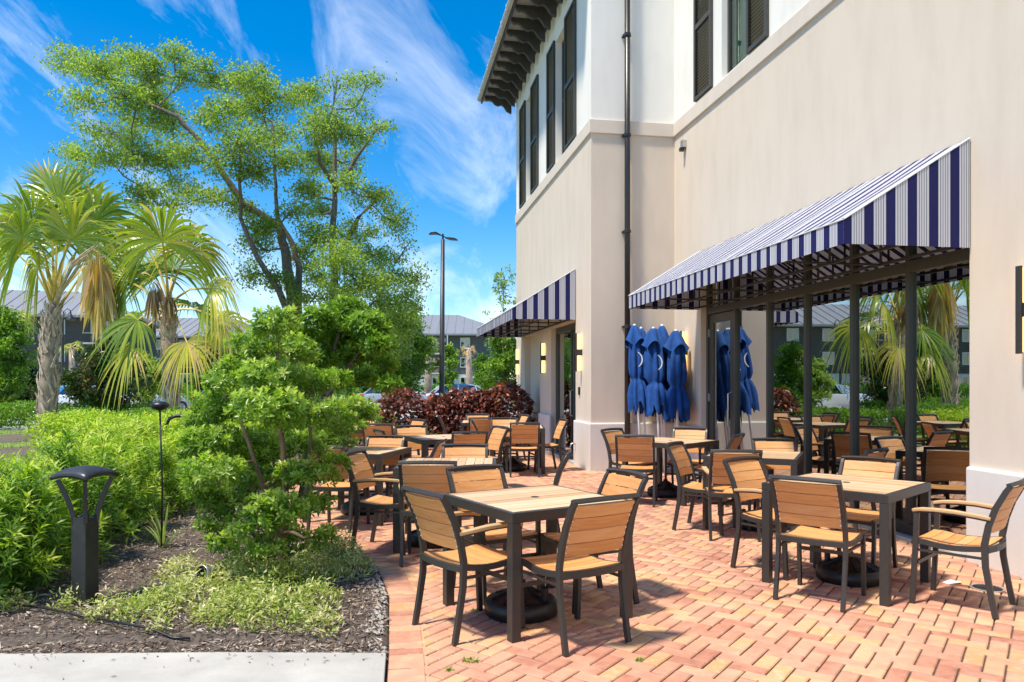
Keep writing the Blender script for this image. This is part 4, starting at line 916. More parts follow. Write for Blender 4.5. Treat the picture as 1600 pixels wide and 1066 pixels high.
fcl = [(432,505,34,20),(400,540,40,22),(462,548,38,22),(372,580,42,22),(430,590,50,24),(488,596,34,18),(350,632,50,24),(418,640,60,26),(488,645,46,18),(315,662,30,16),(302,700,26,16),(308,752,26,16),(322,775,26,14),(330,822,26,12),(352,850,26,10),(415,856,26,10),(470,862,24,10),(400,868,34,10),(335,690,46,20),(402,696,60,24),(470,700,50,22),(532,660,30,14),(548,636,18,9),(540,690,14,9),(332,738,46,20),(415,748,60,24),(480,742,44,20),(525,722,24,10),(365,788,50,20),(438,796,52,20),(492,786,28,12),(395,818,40,14),(446,836,34,12),(505,838,16,10),(345,600,26,14)]
rosette_tree('pittosporum_tree', 'leafy green shrub tree with rosettes of glossy leaves in the mulch beside the chairs', fb, fcl, FZ,
             [([(440, 902, FZ), (438, 850, FZ), (446, 780, FZ), (442, 700, FZ), (428, 620, FZ), (434, 530, FZ)], .042, .012), ([(440, 860, FZ), (425, 800, FZ - .1), (398, 720, FZ - .2), (370, 640, FZ - .2)], .028, .010),
              ([(440, 840, FZ), (470, 770, FZ + .1), (486, 690, FZ + .2), (480, 610, FZ + .2)], .026, .010), ([(442, 870, FZ), (410, 850, FZ + .2), (360, 800, FZ + .2), (335, 740, FZ + .2)], .02, .008)], 1950, .070, .020, 11, M['pitt'], 'rosette leaved small trees', .55, .55)
BZ = 9.6
bcl = [(540,488,34,18),(500,498,24,15),(574,512,34,18),(520,522,44,18),(592,538,22,12),(480,536,26,15),(550,556,46,16),(605,572,16,9),(500,566,36,15),(520,596,30,9),(578,594,26,9),(455,520,24,14),(610,600,14,8),(468,585,26,12)]
rosette_tree('pittosporum_tree', 'second small tree with umbrella shaped crown behind the nearer rosette leaved one', at(512, 780, BZ) * 1.0, bcl, BZ,
             [([(512, 778, BZ), (510, 700, BZ), (505, 640, BZ), (508, 590, BZ), (530, 520, BZ)], .05, .02), ([(506, 640, BZ), (530, 590, BZ), (570, 540, BZ)], .03, .012), ([(506, 650, BZ), (480, 600, BZ), (470, 550, BZ)], .03, .012)], 900, .12, .034, 10, M['lime'], 'rosette leaved small trees', .5, .32)
rosette_tree('pittosporum_bush', 'low rosette leaved bush at the edge of the bricks between tree and chairs', G(505, 835), [(520, 745, 20, 10), (540, 650, 45, 16), (520, 690, 20, 14), (560, 640, 26, 9)], 8.6,
             [([(500, 830, 8.6), (510, 760, 8.6), (530, 690, 8.6), (545, 650, 8.6)], .02, .01)], 170, .13, .03, 11, M['pitt'], None, .3, .45, 'bush')

# --- podocarpus hedge shrubs
def podo(px, py, h, r_, ns, label, bright=0.):
    h *= (.84 if px > 90 else .76) * random.uniform(.82, 1.12); r_ *= random.uniform(.8, 1.0)
    p = G(px, py); p.z = bed_h(p.x, p.y)
    t = thing('podocarpus_shrub', label, 'shrub', p, 0, 'feathery podocarpus shrubs of the left hedge')
    u = rng.random(ns) ** .55; th = rng.uniform(0, 6.283, ns); zz_ = rng.uniform(.06, 1, ns); prof = np.sqrt(np.clip(1 - (np.clip(zz_ - .35, 0, 1) / .68) ** 2, 0.02, 1))
    Pp = np.stack([np.cos(th) * u * r_ * prof, np.sin(th) * u * r_ * prof, zz_ * h * .92 * rng.uniform(.8, 1.12, ns)], 1)
    A = nrm(np.stack([np.cos(th) * u * .8, np.sin(th) * u * .8, .55 + zz_], 1) + rng.normal(0, .25, (ns, 3)))
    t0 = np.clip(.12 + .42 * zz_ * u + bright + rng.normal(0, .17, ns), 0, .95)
    near = py > 790
    B, D, LL, WW, tn, ref = shoots(Pp, A, 15 if near else 12, .11, .120 if near else .125, .0175 if near else .02, t0, .30, (42, 82))
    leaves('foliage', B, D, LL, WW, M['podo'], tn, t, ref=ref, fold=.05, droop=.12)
    st_ = MB()
    for i in range(26 if near else 12):
        j = int(rng.integers(0, ns)); e = Vector(Pp[j]); s_ = Vector((e.x * .25, e.y * .25, 0)); st_.tube([s_, s_.lerp(e, .5) + Vector((-e.y * .08, e.x * .08, 0)), e], [.009, .006, .003], 4, False)
    st_.build('stems', M['twig'], t)
pods = [(-38, 948, 1.12, .42, 'feathery shrub cut by the left picture edge nearest the walk'), (30, 928, 1.08, .40, 'nearest full feathery shrub left of the black bollard'), (96, 893, 1.04, .38, 'feathery shrub directly behind the black bollard head'),
        (-20, 880, 1.05, .45, 'feathery shrub behind the one at the left picture edge'), (145, 862, 1.02, .40, 'feathery shrub just right of the bollard in the second row'), (55, 850, 1.05, .45, 'feathery shrub behind the nearest full one at the left'),
        (192, 838, .98, .40, 'feathery shrub between bollard and thin stake light'), (110, 818, 1.04, .5, 'feathery shrub in the third row behind the bollard'), (238, 812, .95, .42, 'feathery shrub behind the grass tuft and stake light'),
        (168, 792, 1.04, .52, 'feathery shrub in the middle of the hedge left of the stake light'), (290, 792, .95, .45, 'feathery shrub between stake light and the leafy tree'), (228, 770, 1.02, .55, 'bright feathery shrub behind the stake light head'),
        (140, 756, 1.0, .6, 'bright feathery shrub in the back row left of centre'), (300, 762, 1.02, .6, 'bright feathery shrub in the back row before the second palm'), (195, 742, 1.02, .6, 'bright yellow green feathery shrub below the bike rack'), (355, 765, 1.1, .6, 'feathery shrub behind the leafy tree trunk'),
        (40, 800, .78, .45, 'low feathery shrub far left before the lawn'), (-10, 812, .78, .45, 'low feathery shrub at the left picture edge before the lawn'), (250, 728, 1.0, .65, 'bright feathery shrub farthest back beside the bike rack')]
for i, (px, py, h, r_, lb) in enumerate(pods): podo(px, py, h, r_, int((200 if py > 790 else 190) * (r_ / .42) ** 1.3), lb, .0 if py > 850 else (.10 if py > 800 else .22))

# --- variegated ground cover
gc = [(232,962,34,.07),(170,966,26,.05),(285,945,44,.10),(372,915,30,.10),(282,905,26,.08),(380,955,46,.10),(385,905,44,.13),(440,925,46,.12),(430,968,40,.08),(480,905,40,.12),(492,952,32,.09),(506,990,22,.07),(520,880,38,.13),(552,862,26,.13),(545,900,30,.08),(110,955,18,.05),(20,958,20,.05),(350,968,34,.06),(575,875,16,.08),(470,985,20,.05),(250,990,14,.03)]
P = []; D = []; T = []
for (px, py, rp, h) in gc:
    c_ = G(px, py); rr_ = rp * c_.y / F; n = int(2600 * (rr_ / .2) ** 2 * .52)
    u = rng.random(n) ** .62 * 1.12; th = rng.uniform(0, 6.283, n); x = c_.x + np.cos(th) * u * rr_ * 1.2; y = c_.y + np.sin(th) * u * rr_ * 1.9
    ok = x < np.array([edge_x(max(4.2, q)) for q in y]) - .03; ok &= y > 4.22; x, y, u2 = x[ok], y[ok], u[ok]; n = len(x)
    z = .02 + h * 1.3 * np.clip(1 - u2 ** 2, 0, 1) * rng.uniform(.2, 1.1, n) + .03 * rng.random(n) + .10 * (rng.random(n) ** 6)
    P.append(np.stack([x, y, z], 1)); d = rdir(n); d[:, 2] = np.abs(d[:, 2]) * .7 + .1; D.append(d); T.append(np.clip(rng.normal(.58 + .2 * random.uniform(-1, 1), .26, n), 0, 1))
P = np.concatenate(P); D = np.concatenate(D); T = np.concatenate(T); n = len(P)
tag(leaves('ground_cover', P, D, rng.uniform(.022, .06, n), rng.uniform(.008, .016, n), M['cover'], T, fold=.12), 'variegated cream and green creeping ground cover around the tree base', 'ground cover', kind='stuff')
print('cover leaves', n)
# --- strap plants
def strap_clump(loc, n, L, W, label, mat='strap', cat='plant', spread=.5, name='strap_leaved_plant', grp=None, stiff=.5, tm=.5):
    m_ = []; F_ = []; T_ = []; k = 6
    for i in range(n):
        q = random.uniform(0, 2 * PI); l_ = L * random.uniform(.6, 1.1); w_ = W * random.uniform(.7, 1.1); out = Vector((math.cos(q), math.sin(q), 0)); sd_ = Vector((-out.y, out.x, 0)); sp = spread * random.uniform(.3, 1.2)
        b_ = len(m_); tt = random.gauss(tm, .2)
        for j in range(k):
            s_ = j / (k - 1); r_ = l_ * sp * s_ ** 1.3; z = l_ * (s_ * (1 - .25 * sp) - (1 - stiff) * sp * s_ ** 2.6); c_ = out * r_ + Vector((0, 0, max(z, .01))); ww = w_ * (1 - s_ ** 2.2) * .5 + .001
            m_ += [tuple(c_ - sd_ * ww), tuple(c_ + sd_ * ww)]; T_ += [tt + .15 * s_] * 2
        F_ += [(b_ + 2*j, b_ + 2*j + 1, b_ + 2*j + 3, b_ + 2*j + 2) for j in range(k - 1)]
    o = np_mesh(name, np.array(m_), np.array(F_), M[mat], np.clip(np.array(T_), 0, 1)); o.location = loc; return tag(o, label, cat, grp)
p = G(255, 868); p.z = .02
strap_clump(p, 26, .50, .016, 'arching light green grass tuft by the thin stake light', spread=.55, tm=.8)
for (px, py, s_, lb) in ((585, 703, .9, 'spiky strap leaved plant left of the red leaved hedge'), (548, 712, .9, 'strap leaved plant behind the far left table'), (660, 703, .8, 'green strap leaved plant between two red bushes'), (520, 720, .9, 'strap leaved plant by the small tree and far left table'), (602, 712, .6, 'low green strap plant under the first red bush')):
    c_ = at(px, py, 16.6); c_.z = 0; strap_clump(c_, 34, s_, .045, lb, spread=.7, grp='strap leaved plants behind the far tables', tm=.35)
# --- red copperleaf hedge
for i, (px, w_, h, lb) in enumerate(((628, .62, 1.30, 'leftmost dark red leaved bush with bright red top leaves'), (690, .55, 1.15, 'dark red leaved bush left of the lamp post'), (722, .55, 1.28, 'dark red leaved bush right of the lamp post'), (755, .52, 1.28, 'dark red leaved bush fourth from the left'), (792, .62, 1.42, 'largest dark red leaved bush beside the end pier of the wing'))):
    c_ = at(px, 700, 17.6); c_.z = 0; t = thing('copperleaf_bush', lb, 'bush', c_, 0, 'red copperleaf bushes at the end of the patio')
    n = 1500; th = rng.uniform(0, 6.283, n); zz_ = rng.uniform(.08, 1, n); pr = np.sqrt(np.clip(1 - (np.clip(zz_ - .4, 0, 1) / .62) ** 2, .03, 1)) * (.6 + .4 * np.clip(zz_ / .35, 0, 1)); u = rng.random(n) ** .35
    P = np.stack([np.cos(th) * u * w_ * pr, np.sin(th) * u * w_ * pr, zz_ * h], 1) + rng.normal(0, .03, (n, 3)); D = np.stack([np.cos(th), np.sin(th), -.35 + .5 * zz_], 1) + rng.normal(0, .45, (n, 3))
    leaves('foliage', P, D, rng.uniform(.09, .17, n), rng.uniform(.06, .11, n), M['copper'], np.clip(rng.normal(.38, .2, n) + .28 * np.clip(zz_ - .6, 0, 1) * (1.8 if i == 0 else 1), 0, .97), t, fold=.2, droop=.25)
    st_ = MB()
    for k in range(10): e = Vector(P[k]); st_.tube([(e.x * .15, e.y * .15, 0), e * .5, e], [.015, .01, .006], 5, False)
    st_.build('stems', M['twig'], t)

# --- palms
def fan(t, crown, hub, Rf, nrmv, dead=False, spread=125, nl=44, droop=.35, tint=.4, D=None):
    h = Vector(hub) - Vector(crown); 
    D = (Vector(D) if D else h).normalized(); nv = Vector(nrmv); nv = (nv - D * nv.dot(D)).normalized(); S = D.cross(nv)
    V = []; F_ = []; T_ = []; k = 7; da = R(2 * spread / nl)
    for i in range(nl):
        q = R(-spread + 2 * spread * (i + .5) / nl); q += random.gauss(0, .10 if dead else .02); di = (D * math.cos(q) + S * math.sin(q) + nv * random.gauss(0, .10 if dead else .035)).normalized(); sd_ = nv.cross(di); Lf = Rf * (1 - .28 * abs(q) / R(spread)) * (random.uniform(.5, 1.05) if dead else random.uniform(.86, 1.06)); b_ = len(V); dr = droop * random.uniform(.6, 1.5); tt = tint + (0 if dead else .13) + random.gauss(0, .16 if dead else .10) + (.35 if random.random() < .1 else 0)
        lift = (.05 if i % 2 else -.05)
        for j in range(k):
            s_ = j / (k - 1); r_ = Lf * s_; wmax = .024 * Rf
            ww = min(r_ * da * .55, wmax) if s_ < .45 else wmax * (1 - ((s_ - .45) / .55) ** 1.3) + .002
            c_ = Vector(hub) + di * r_ + nv * (lift * min(s_ * 3, 1) * .3 * Rf * .12) + Vector((0, 0, -dr * Lf * max(0, s_ - .25) ** 2 * 1.6))
            tw_ = nv * ww * (.5 if i % 2 else -.5)
            V += [tuple(c_ - sd_ * ww - tw_), tuple(c_ + sd_ * ww + tw_)]; T_ += [tt + .4 * max(0, s_ - .8) + (.15 if dead else 0) * s_ + (.0 if not dead else .0)] * 2
        F_ += [(b_ + 2*j, b_ + 2*j + 1, b_ + 2*j + 3, b_ + 2*j + 2) for j in range(k - 1)]
    o = np_mesh('dead_frond' if dead else 'frond', np.array(V), np.array(F_), M['deadpalm' if dead else 'palm'], np.clip(np.array(T_), 0, 1), t)
    cr = Vector(crown); hb = Vector(hub); md = cr.lerp(hb, .5) + Vector((0, 0, .12 * (hb - cr).length))
    pts = [cr, cr.lerp(md, .5) + Vector((0, 0, .03)), md, md.lerp(hb, .6) + Vector((0, 0, .02)), hb]
    MB().sweep(pts, [.10, .06, .05, .045, .03], [.05, .03, .025, .02, .015], Vector((S.x, S.y, S.z + .001))).build('petiole', M['petiole'] if not dead else M['boot'], o)
def palm(name, label, pxb, Z, pxc, r0, r1, fans, dead):
    b0 = at(*pxb, Z); b0.z = 0; cr = at(*pxc, Z) - b0; t = thing(name, label, 'palm', b0, 0)
    H = cr.z; m_ = MB(); pts = []; rs = []
    for i in range(26):
        s_ = i / 25; pts.append((cr.x * s_ ** 1.4 + .03 * math.sin(5 * s_), .03 * math.cos(6 * s_), H * s_ * .98)); rs.append((r0 + (r1 - r0) * s_) * (1 + .08 * math.sin(38 * s_)) * (1.12 if s_ < .05 else 1))
    m_.tube(pts, rs, 16).build('trunk', M['palmbark'], t, smooth=True)
    bt = MB()                                        # old leaf bases criss-crossing the trunk
    for i in range(150):
        s_ = random.uniform(.03, .98) if i > 45 else random.uniform(.7, 1.0); q = random.uniform(0, 2 * PI); j = s_ * 25; c_ = Vector(pts[int(min(24, j))]); rr_ = rs[int(min(25, j))]
        tw_ = random.choice((-1, 1)) * random.uniform(.25, .7); l_ = random.uniform(.3, .65) * (1 if s_ < .8 else .8); pp = []
        for k in range(5):
            u = k / 4; a_ = q + tw_ * (u - .5) * 1.2; ro = rr_ * (1.02 + random.choice((.10, .22, .4)) * u * u + (.22 * u if s_ > .8 else 0)); pp.append(Vector((c_.x + math.cos(a_) * ro, c_.y + math.sin(a_) * ro, c_.z + (u - .5) * l_)))
        bt.sweep(pp, [.10, .075, .055, .04, .02], .02, Vector((-math.sin(q), math.cos(q), 0)))
    o = bt.build('leaf_bases', M['boot'], t); o['kind'] = 'stuff'
    for (hx, hy, dy, rp, nv, dr, tt) in fans:
        hub = at(hx, hy, Z + dy) - b0; fan(t, cr + Vector((random.uniform(-.1, .1), random.uniform(-.1, .1), random.uniform(-.25, .05))), hub, rp * Z / F, nv, droop=dr, tint=tt)
    for (hx, hy, dy, rp, tt) in dead:
        hub = at(hx, hy, Z + dy) - b0; fan(t, cr + Vector((0, 0, -.1)), hub, rp * Z / F, (random.uniform(-.4, .4), -1, .0), True, 15, 30, .0, tt, D=(random.uniform(-.05, .05), random.uniform(-.1, .1), -1))
        fan(t, cr + Vector((0, 0, -.1)), hub + Vector((.05, .1, .02)), rp * .9 * Z / F, (-1, random.uniform(-.4, .4), .0), True, 17, 26, .0, tt, D=(.03, 0, -1))
    return t
palm('sabal_palm', 'tall palm with split grey trunk and dead golden frond at the left', (72, 672), 22, (84, 470), .26, .19,
     [(112, 375, -1.0, 112, (.15, -1, .25), .35, .42), (52, 352, -.6, 105, (-.3, -1, .4), .4, .38), (92, 318, .3, 88, (0, -1, -.2), .15, .36), (150, 345, -.3, 100, (.4, -1, .5), .5, .36), (28, 398, .2, 100, (-.5, -.7, .6), .7, .42), (196, 372, -.2, 90, (.5, -.6, .9), .8, .34),
      (78, 290, 1.0, 60, (.5, -.6, .1), .1, .62), (62, 372, 1.2, 110, (-.2, -.5, 1), .5, .28), (130, 380, 1.2, 115, (.2, -.4, 1), .6, .26), (166, 400, .4, 95, (.6, -.5, .8), .9, .3), (16, 350, .9, 80, (-.6, -.8, .2), .5, .34), (60, 420, -.8, 75, (-.5, -.8, .7), .9, .5), (120, 330, .6, 95, (.3, -1, .1), .2, .3), (35, 372, -.7, 90, (-.4, -1, .5), .55, .4)],
     [(148, 384, -2.0, 155, .55), (160, 400, -1.8, 140, .45), (138, 398, -1.8, 110, .7)])
palm('sabal_palm', 'second palm with drooping yellow tipped fronds and brown dead skirt', (268, 662), 20, (262, 478), .20, .15,
     [(254, 378, -1.0, 112, (.1, -1, .2), .45, .42), (232, 390, .4, 85, (-.3, -1, .4), .6, .34), (296, 392, -.4, 95, (.5, -.9, .6), .9, .5), (330, 452, -.9, 72, (.5, -1, .5), 1.0, .58), (215, 500, -.2, 78, (-.6, -.8, .4), .6, .22), (292, 535, -.9, 66, (.3, -1, .3), .8, .66), (300, 480, .9, 88, (.3, -.6, .7), .7, .24),
      (200, 440, .5, 88, (-.7, -.6, .5), .8, .3), (240, 430, 1.0, 88, (0, -.6, .9), .5, .24), (345, 500, .2, 74, (.7, -.7, .5), 1.0, .5), (205, 545, -.5, 60, (-.4, -1, .4), .8, .6), (270, 420, .8, 95, (.2, -.8, .8), .5, .28)],
     [(240, 440, -.6, 78, .1), (262, 455, -.7, 70, .05)])

# --- generic background trees
def bg_tree(name, label, px, Z, pyt, pyb, rp, mat, n, L=.12, trunk=.10, grp=None, tint=.4, cat='tree', nc=16, pyg=None):
    b0 = at(px, 600, Z); b0.z = 0; t = thing(name, label, cat, b0, 0, grp); s_ = Z / F
    zt = 1.5 - (pyt - 597) * s_; zb = max(.1, 1.5 - (pyb - 597) * s_); rr_ = rp * s_; cl = []
    for i in range(nc):
        u = (i + .5) / nc; z = zb + (zt - zb) * u; pr = math.sin(PI * min(.97, .16 + .8 * u)) ** .6; q = i * 2.4; r_ = rr_ * pr * (.62 if i % 3 else .25)
        cl.append((Vector((math.cos(q) * r_, math.sin(q) * r_, z)), rr_ * .42, rr_ * .42, (zt - zb) / nc * 1.8 + .08))
    limb_tree([([(0, 0, -.1), (.02, 0, zb * .6), (0, .03, (zb + zt) / 2), (.02, 0, zt * .92)], trunk, trunk * .25)], cl, M['bark'], t, .1, twigs=3, minr=.012)
    sub, d_, ks = clumps_pts(cl, max(60, n // 40)); si = rng.integers(0, len(sub), n); P = sub[si] + rng.normal(0, 1, (n, 3)) * rr_ * [.09, .09, .07]
    leaves('crown', P, rdir(n) + [0, 0, .1], rng.uniform(.7, 1.2, n) * L, rng.uniform(.35, .5, n) * L, M[mat], np.clip(tint + .2 * rng.standard_normal(len(sub))[si] + .12 * rng.standard_normal(n), 0, 1), t, fold=.12)
    return t
G1 = 'ornamental trees around the car park'
bg_tree('magnolia_tree', 'bushy magnolia with brown backed leaves between the two palms', 166, 24, 538, 640, 66, 'magn', 9000, .16, .07, G1, .5)
bg_tree('garden_tree', 'leafy tree left of the lamp post above the silver car', 622, 30, 482, 612, 56, 'lime', 13000, .16, .08, G1, .34)
bg_tree('garden_tree', 'slim lime green tree just right of the lamp post', 703, 38, 545, 606, 17, 'lime', 2600, .17, .06, G1, .5)
bg_tree('garden_tree', 'light green full tree touching the far corner of the wing', 790, 27, 528, 616, 46, 'lime', 11000, .12, .07, G1, .45)
bg_tree('young_tree', 'thin sparse sapling rising above the far awning', 786, 26.5, 425, 540, 30, 'oak', 900, .13, .04, None, .5, nc=12)
bg_tree('garden_tree', 'yellow green tree at the left picture edge', 6, 27, 488, 640, 44, 'lime', 9000, .16, .1, G1, .35)
bg_tree('garden_tree', 'dark shrubby tree at the left edge behind the first palm', 34, 31, 560, 640, 34, 'magn', 5000, .18, .08, G1, .4)
bg_tree('garden_tree', 'small tree behind the second palm trunk', 232, 30, 560, 628, 36, 'oak', 4500, .17, .07, G1, .55)
bg_tree('garden_tree', 'rounded tree right of the second palm', 332, 27, 540, 650, 42, 'lime', 8000, .15, .08, G1, .4)
bg_tree('garden_tree', 'dark tree seen behind the leafy tree crown', 400, 33, 545, 640, 44, 'oak', 7000, .18, .1, G1, .5)
bg_tree('garden_tree', 'green tree behind the oak trunks', 560, 38, 540, 630, 44, 'dark', 7000, .2, .1, G1, .6)
bg_tree('garden_tree', 'distant tree by the grey apartment wall right of the yellow palm', 752, 60, 560, 604, 20, 'lime', 2500, .25, .1, G1, .4)
# far small palms
def small_palm(px, Z, pyc, label, rp, dead=False):
    b0 = at(px, 600, Z); b0.z = 0; cr = Vector((0, 0, 1.5 - (pyc - 597) * Z / F)); t = thing('small_palm', label, 'palm', b0, 0, 'small palms across the car park')
    MB().tube([(0, 0, -.1), (.05, 0, cr.z * .5), (0, 0, cr.z)], [.22, .19, .16], 10).build('trunk', M['palmbark'], t, smooth=True)
    for i in range(9):
        q = i * .7 + .3; el = R(random.uniform(-10 if not dead else -60, 65 if not dead else 40)); h = Vector((math.cos(q) * math.cos(el), math.sin(q) * math.cos(el), math.sin(el))) * rp * .5 * Z / F
        fan(t, cr, cr + h, rp * .6 * Z / F, (-h.x * .3 + .2, -1, .6), dead, 95, 16, .6, .4)
small_palm(668, 40, 541, 'small green palm with pale trunk left of the lamp post', 22)
small_palm(732, 44, 548, 'small palm with withered yellow fronds before the grey apartments', 16, True)
small_palm(112, 46, 545, 'small green palm near the street lantern', 22)
small_palm(22, 33, 505, 'small palm top rising over the yellow green tree at the left', 38)
# hedges
def hedge(label, x0, y0, x1, y1, wd, h, mat, n, L, tint=.4, base=0.):
    a_ = Vector((x0, y0, base)); b_ = Vector((x1, y1, base)); t = thing('clipped_hedge', label, 'hedge', (a_ + b_) / 2, math.atan2(y1 - y0, x1 - x0)); ln = (b_ - a_).length
    P = np.stack([rng.uniform(-ln / 2, ln / 2, n), rng.uniform(-wd / 2, wd / 2, n), h * rng.random(n) ** .6], 1); P[:, 2] += .06 * np.sin(P[:, 0] * 3.1) + rng.normal(0, .03, n)
    leaves('foliage', P, rdir(n) + [0, 0, .4], rng.uniform(.7, 1.2, n) * L, rng.uniform(.35, .5, n) * L, M[mat], np.clip(tint + rng.normal(0, .18, n), 0, 1), t)
    st_ = MB()
    for i in range(int(ln / .6)): x = -ln / 2 + .3 + i * .6; st_.tube([(x, 0, -.05), (x + .1, .05, h * .8)], [.025, .01], 5, False)
    st_.build('stems', M['twig'], t)
hedge('dark clipped low hedge beyond the lawn between the palms', -10.6, 18.2, -7.6, 18.4, 1.2, .80, 'dark', 16000, .07, .75)
hedge('low bright hedge behind the feathery shrubs near the second palm', -9, 14.6, -4.6, 14.4, 1.3, .85, 'podo', 15000, .09, .75)
hedge('low green hedge behind the far left table', -5.6, 17.4, -3.0, 17.2, 1.1, .75, 'lime', 9000, .09, .4)
hedge('long green hedge along the far side of the car park', -62, 49.5, 2, 49.5, 2, 1.25, 'dark', 30000, .24, .7)
hedge('yellow green shrub border at the left behind the lawn', -20, 23.6, -11.4, 23.9, 1.4, .8, 'lime', 14000, .11, .45)
hedge('shrub border on the near side of the car park right of the second palm', -9.5, 22.2, -3.4, 22.0, 1.3, .55, 'podo', 12000, .11, .6)
n = 14000; P = np.stack([rng.uniform(-20, -7, n), rng.uniform(13.6, 23, n), np.full(n, .02)], 1); D = rdir(n) * .5 + [0, 0, 1.]
tag(leaves('grass', P, D, rng.uniform(.04, .09, n), rng.uniform(.008, .014, n), M['grass'], rng.random(n)), 'short bright lawn grass at the left behind the shrubs', 'grass', kind='stuff')

# ------------------------------------------------------------------ bollard, stake light, spotlight, drip line, bike rack
p = G(133, 950); b = thing('bollard_light', 'black square bollard light with flared open head in the mulch', 'bollard light', p, R(-15))
hb_ = .058; zc_ = .60
m_ = MB().box(-hb_, -hb_, -.05, hb_, hb_, zc_); m_.build('post', M['bollard'], b, bevel=.006)
hd = .122
for sx in (-1, 1):
    for sy in (-1, 1):
        pts = []
        for i in range(9):
            u = i / 8; r_ = hb_ - .013 + (hd - hb_ + .002) * (u ** 1.5); pts.append((sx * r_, sy * r_, zc_ - .03 + (.29) * u))
        MB().sweep(pts, [.028 - .006 * (i / 8) for i in range(9)], [.030] * 9, Vector((1, -sx * sy, 0)).normalized()).build('arm', M['bollard'], b, bevel=.003)
web = MB()
for k in range(4):                                    # curved webs at the foot of the openings
    Mr = Matrix.Rotation(k * PI / 2, 4, 'Z'); vs = []
    for i in range(9):
        u = -1 + i / 4; x = u * hb_; zt_ = zc_ + .05 * u * u; vs += [Mr @ Vector((x, -hb_, zc_ - .002)), Mr @ Vector((x, -hb_, zt_)), Mr @ Vector((x, -hb_ + .012, zt_)), Mr @ Vector((x, -hb_ + .012, zc_ - .002))]
    web.add(vs, [(4*i + (q+1) % 4, 4*i + q, 4*i + 4 + q, 4*i + 4 + (q+1) % 4) for i in range(8) for q in range(4)])
web.build('collar', M['bollard'], b)
vs = []; K = 10
for j in range(K + 1):
    for i in range(K + 1):
        u = -1 + 2 * i / K; v = -1 + 2 * j / K; e = .138 * (1 + .06 * (abs(u * v))); z = .90 + .045 * (1 - max(abs(u), abs(v)) ** 2.2) + .018 * (abs(u) * abs(v)) ** 1.2 * 0 - .022 * (u * u * v * v) + .0
        vs.append((u * e, v * e, z))
m_ = MB(); m_.add(vs, [(j * (K+1) + i, j * (K+1) + i + 1, (j+1) * (K+1) + i + 1, (j+1) * (K+1) + i) for j in range(K) for i in range(K)]); o = m_.build('cap', M['bollard'], b, smooth=True); s_ = o.modifiers.new('s', 'SOLIDIFY'); s_.thickness = .024; s_.offset = -1
MB().lathe([(.001, .87), (.06, .872), (.07, .885), (.05, .892)], 16).build('lens', M['white'], b)
p = at(253, 868, 6.5); p.z = .0; t = thing('stake_light', 'thin black stake light with shallow dish head rising from the mulch', 'garden light', p)
MB().tube([(-.006, 0, -.05), (.004, 0, .6), (-.018, 0, 1.27)], .0075, 8).build('stake', M['black'], t, smooth=True)
MB().lathe([(.001, 1.335), (.045, 1.33), (.072, 1.312), (.076, 1.298), (.06, 1.27), (.02, 1.255), (.001, 1.254)], 24, (-.018, 0, 0)).build('dish', M['black'], t, smooth=True)
p = G(322, 922); t = thing('spotlight', 'small round landscape spotlight on the ground under the leafy tree', 'spotlight', (p.x, p.y, .0), R(-20))
Mx = Matrix.Translation((0, 0, .12)) @ Matrix.Rotation(R(72), 4, 'X')
def lathe_m(prof, k, Mm, name, mat, par):
    m_ = MB(); m_.lathe(prof, k); m_.v = [tuple(Mm @ Vector(v)) for v in m_.v]; return m_.build(name, mat, par, smooth=True)
lathe_m([(.001, -.07), (.045, -.065), (.052, 0), (.055, .05), (.05, .052)], 20, Mx, 'housing', M['alu'], t); lathe_m([(.001, .045), (.049, .046)], 20, Mx, 'lens', M['glass'], t)
MB().tube([(0, 0, -.02), (0, 0, .09)], .01, 8).box(-.03, -.01, .06, .03, .01, .075).build('bracket', M['black'], t)
pts = []
for px, py in ((36, 961), (60, 964), (90, 970), (120, 975), (160, 981), (200, 990), (235, 996), (270, 1001), (296, 1003)): q = G(px, py); pts.append((q.x, q.y, bed_h(q.x, q.y) + .034 + random.uniform(-.004, .006)))
tag(MB().tube(pts, .0075, 8).build('drip_hose', M['black'], smooth=True), 'black drip irrigation hose lying on the mulch in front of the bollard', 'hose')
p = at(285, 664, 11.6); p.z = .1; t = thing('bike_rack', 'black curved bike rack loop behind the feathery shrubs near the second palm', 'bike rack', p, R(20))
MB().tube([(-.22, 0, 0), (-.22, 0, .75), (-.18, 0, .84), (-.1, 0, .88), (.1, 0, .88), (.18, 0, .85), (.24, 0, .78), (.16, 0, .55)], .028, 10).build('loop', M['black'], t, smooth=True)
MB().lathe([(.001, .01), (.07, .01), (.07, 0)], 12, (-.22, 0, 0)).build('foot_plate', M['black'], t)

# ------------------------------------------------------------------ lamp posts
p = at(690, 640, 30); p.z = 0; t = thing('lamp_post', 'tall dark twin headed lamp post rising behind the red bushes', 'lamp post', p)
MB().tube([(0, 0, -.1), (-.0, 0, .4), (.05, 0, 7.15)], [.12, .115, .075], 12).build('pole', M['metal'], t, smooth=True)
MB().lathe([(.2, 0), (.2, .06), (.14, .1), (.12, .4)], 16).build('base_cover', M['metal'], t)
MB().tube([(.05, 0, 7.1), (.05, 0, 7.38)], .04, 8).sweep([(-.10, 0, 7.36), (.05, 0, 7.30), (.22, 0, 7.20)], .06, .04, Vector((0, 1, 0))).build('bracket', M['metal'], t)
for s_, pts in ((-1, [(-.05, 0, 7.34), (-.22, 0, 7.41), (-.40, 0, 7.40), (-.50, 0, 7.36)]), (1, [(.15, 0, 7.23), (.33, 0, 7.19), (.52, 0, 7.17), (.64, 0, 7.13)])):
    MB().sweep(pts, [.10, .34, .34, .18], [.05, .07, .06, .03], Vector((0, 1, 0))).build('lamp_head', M['metal'], t, bevel=.01)
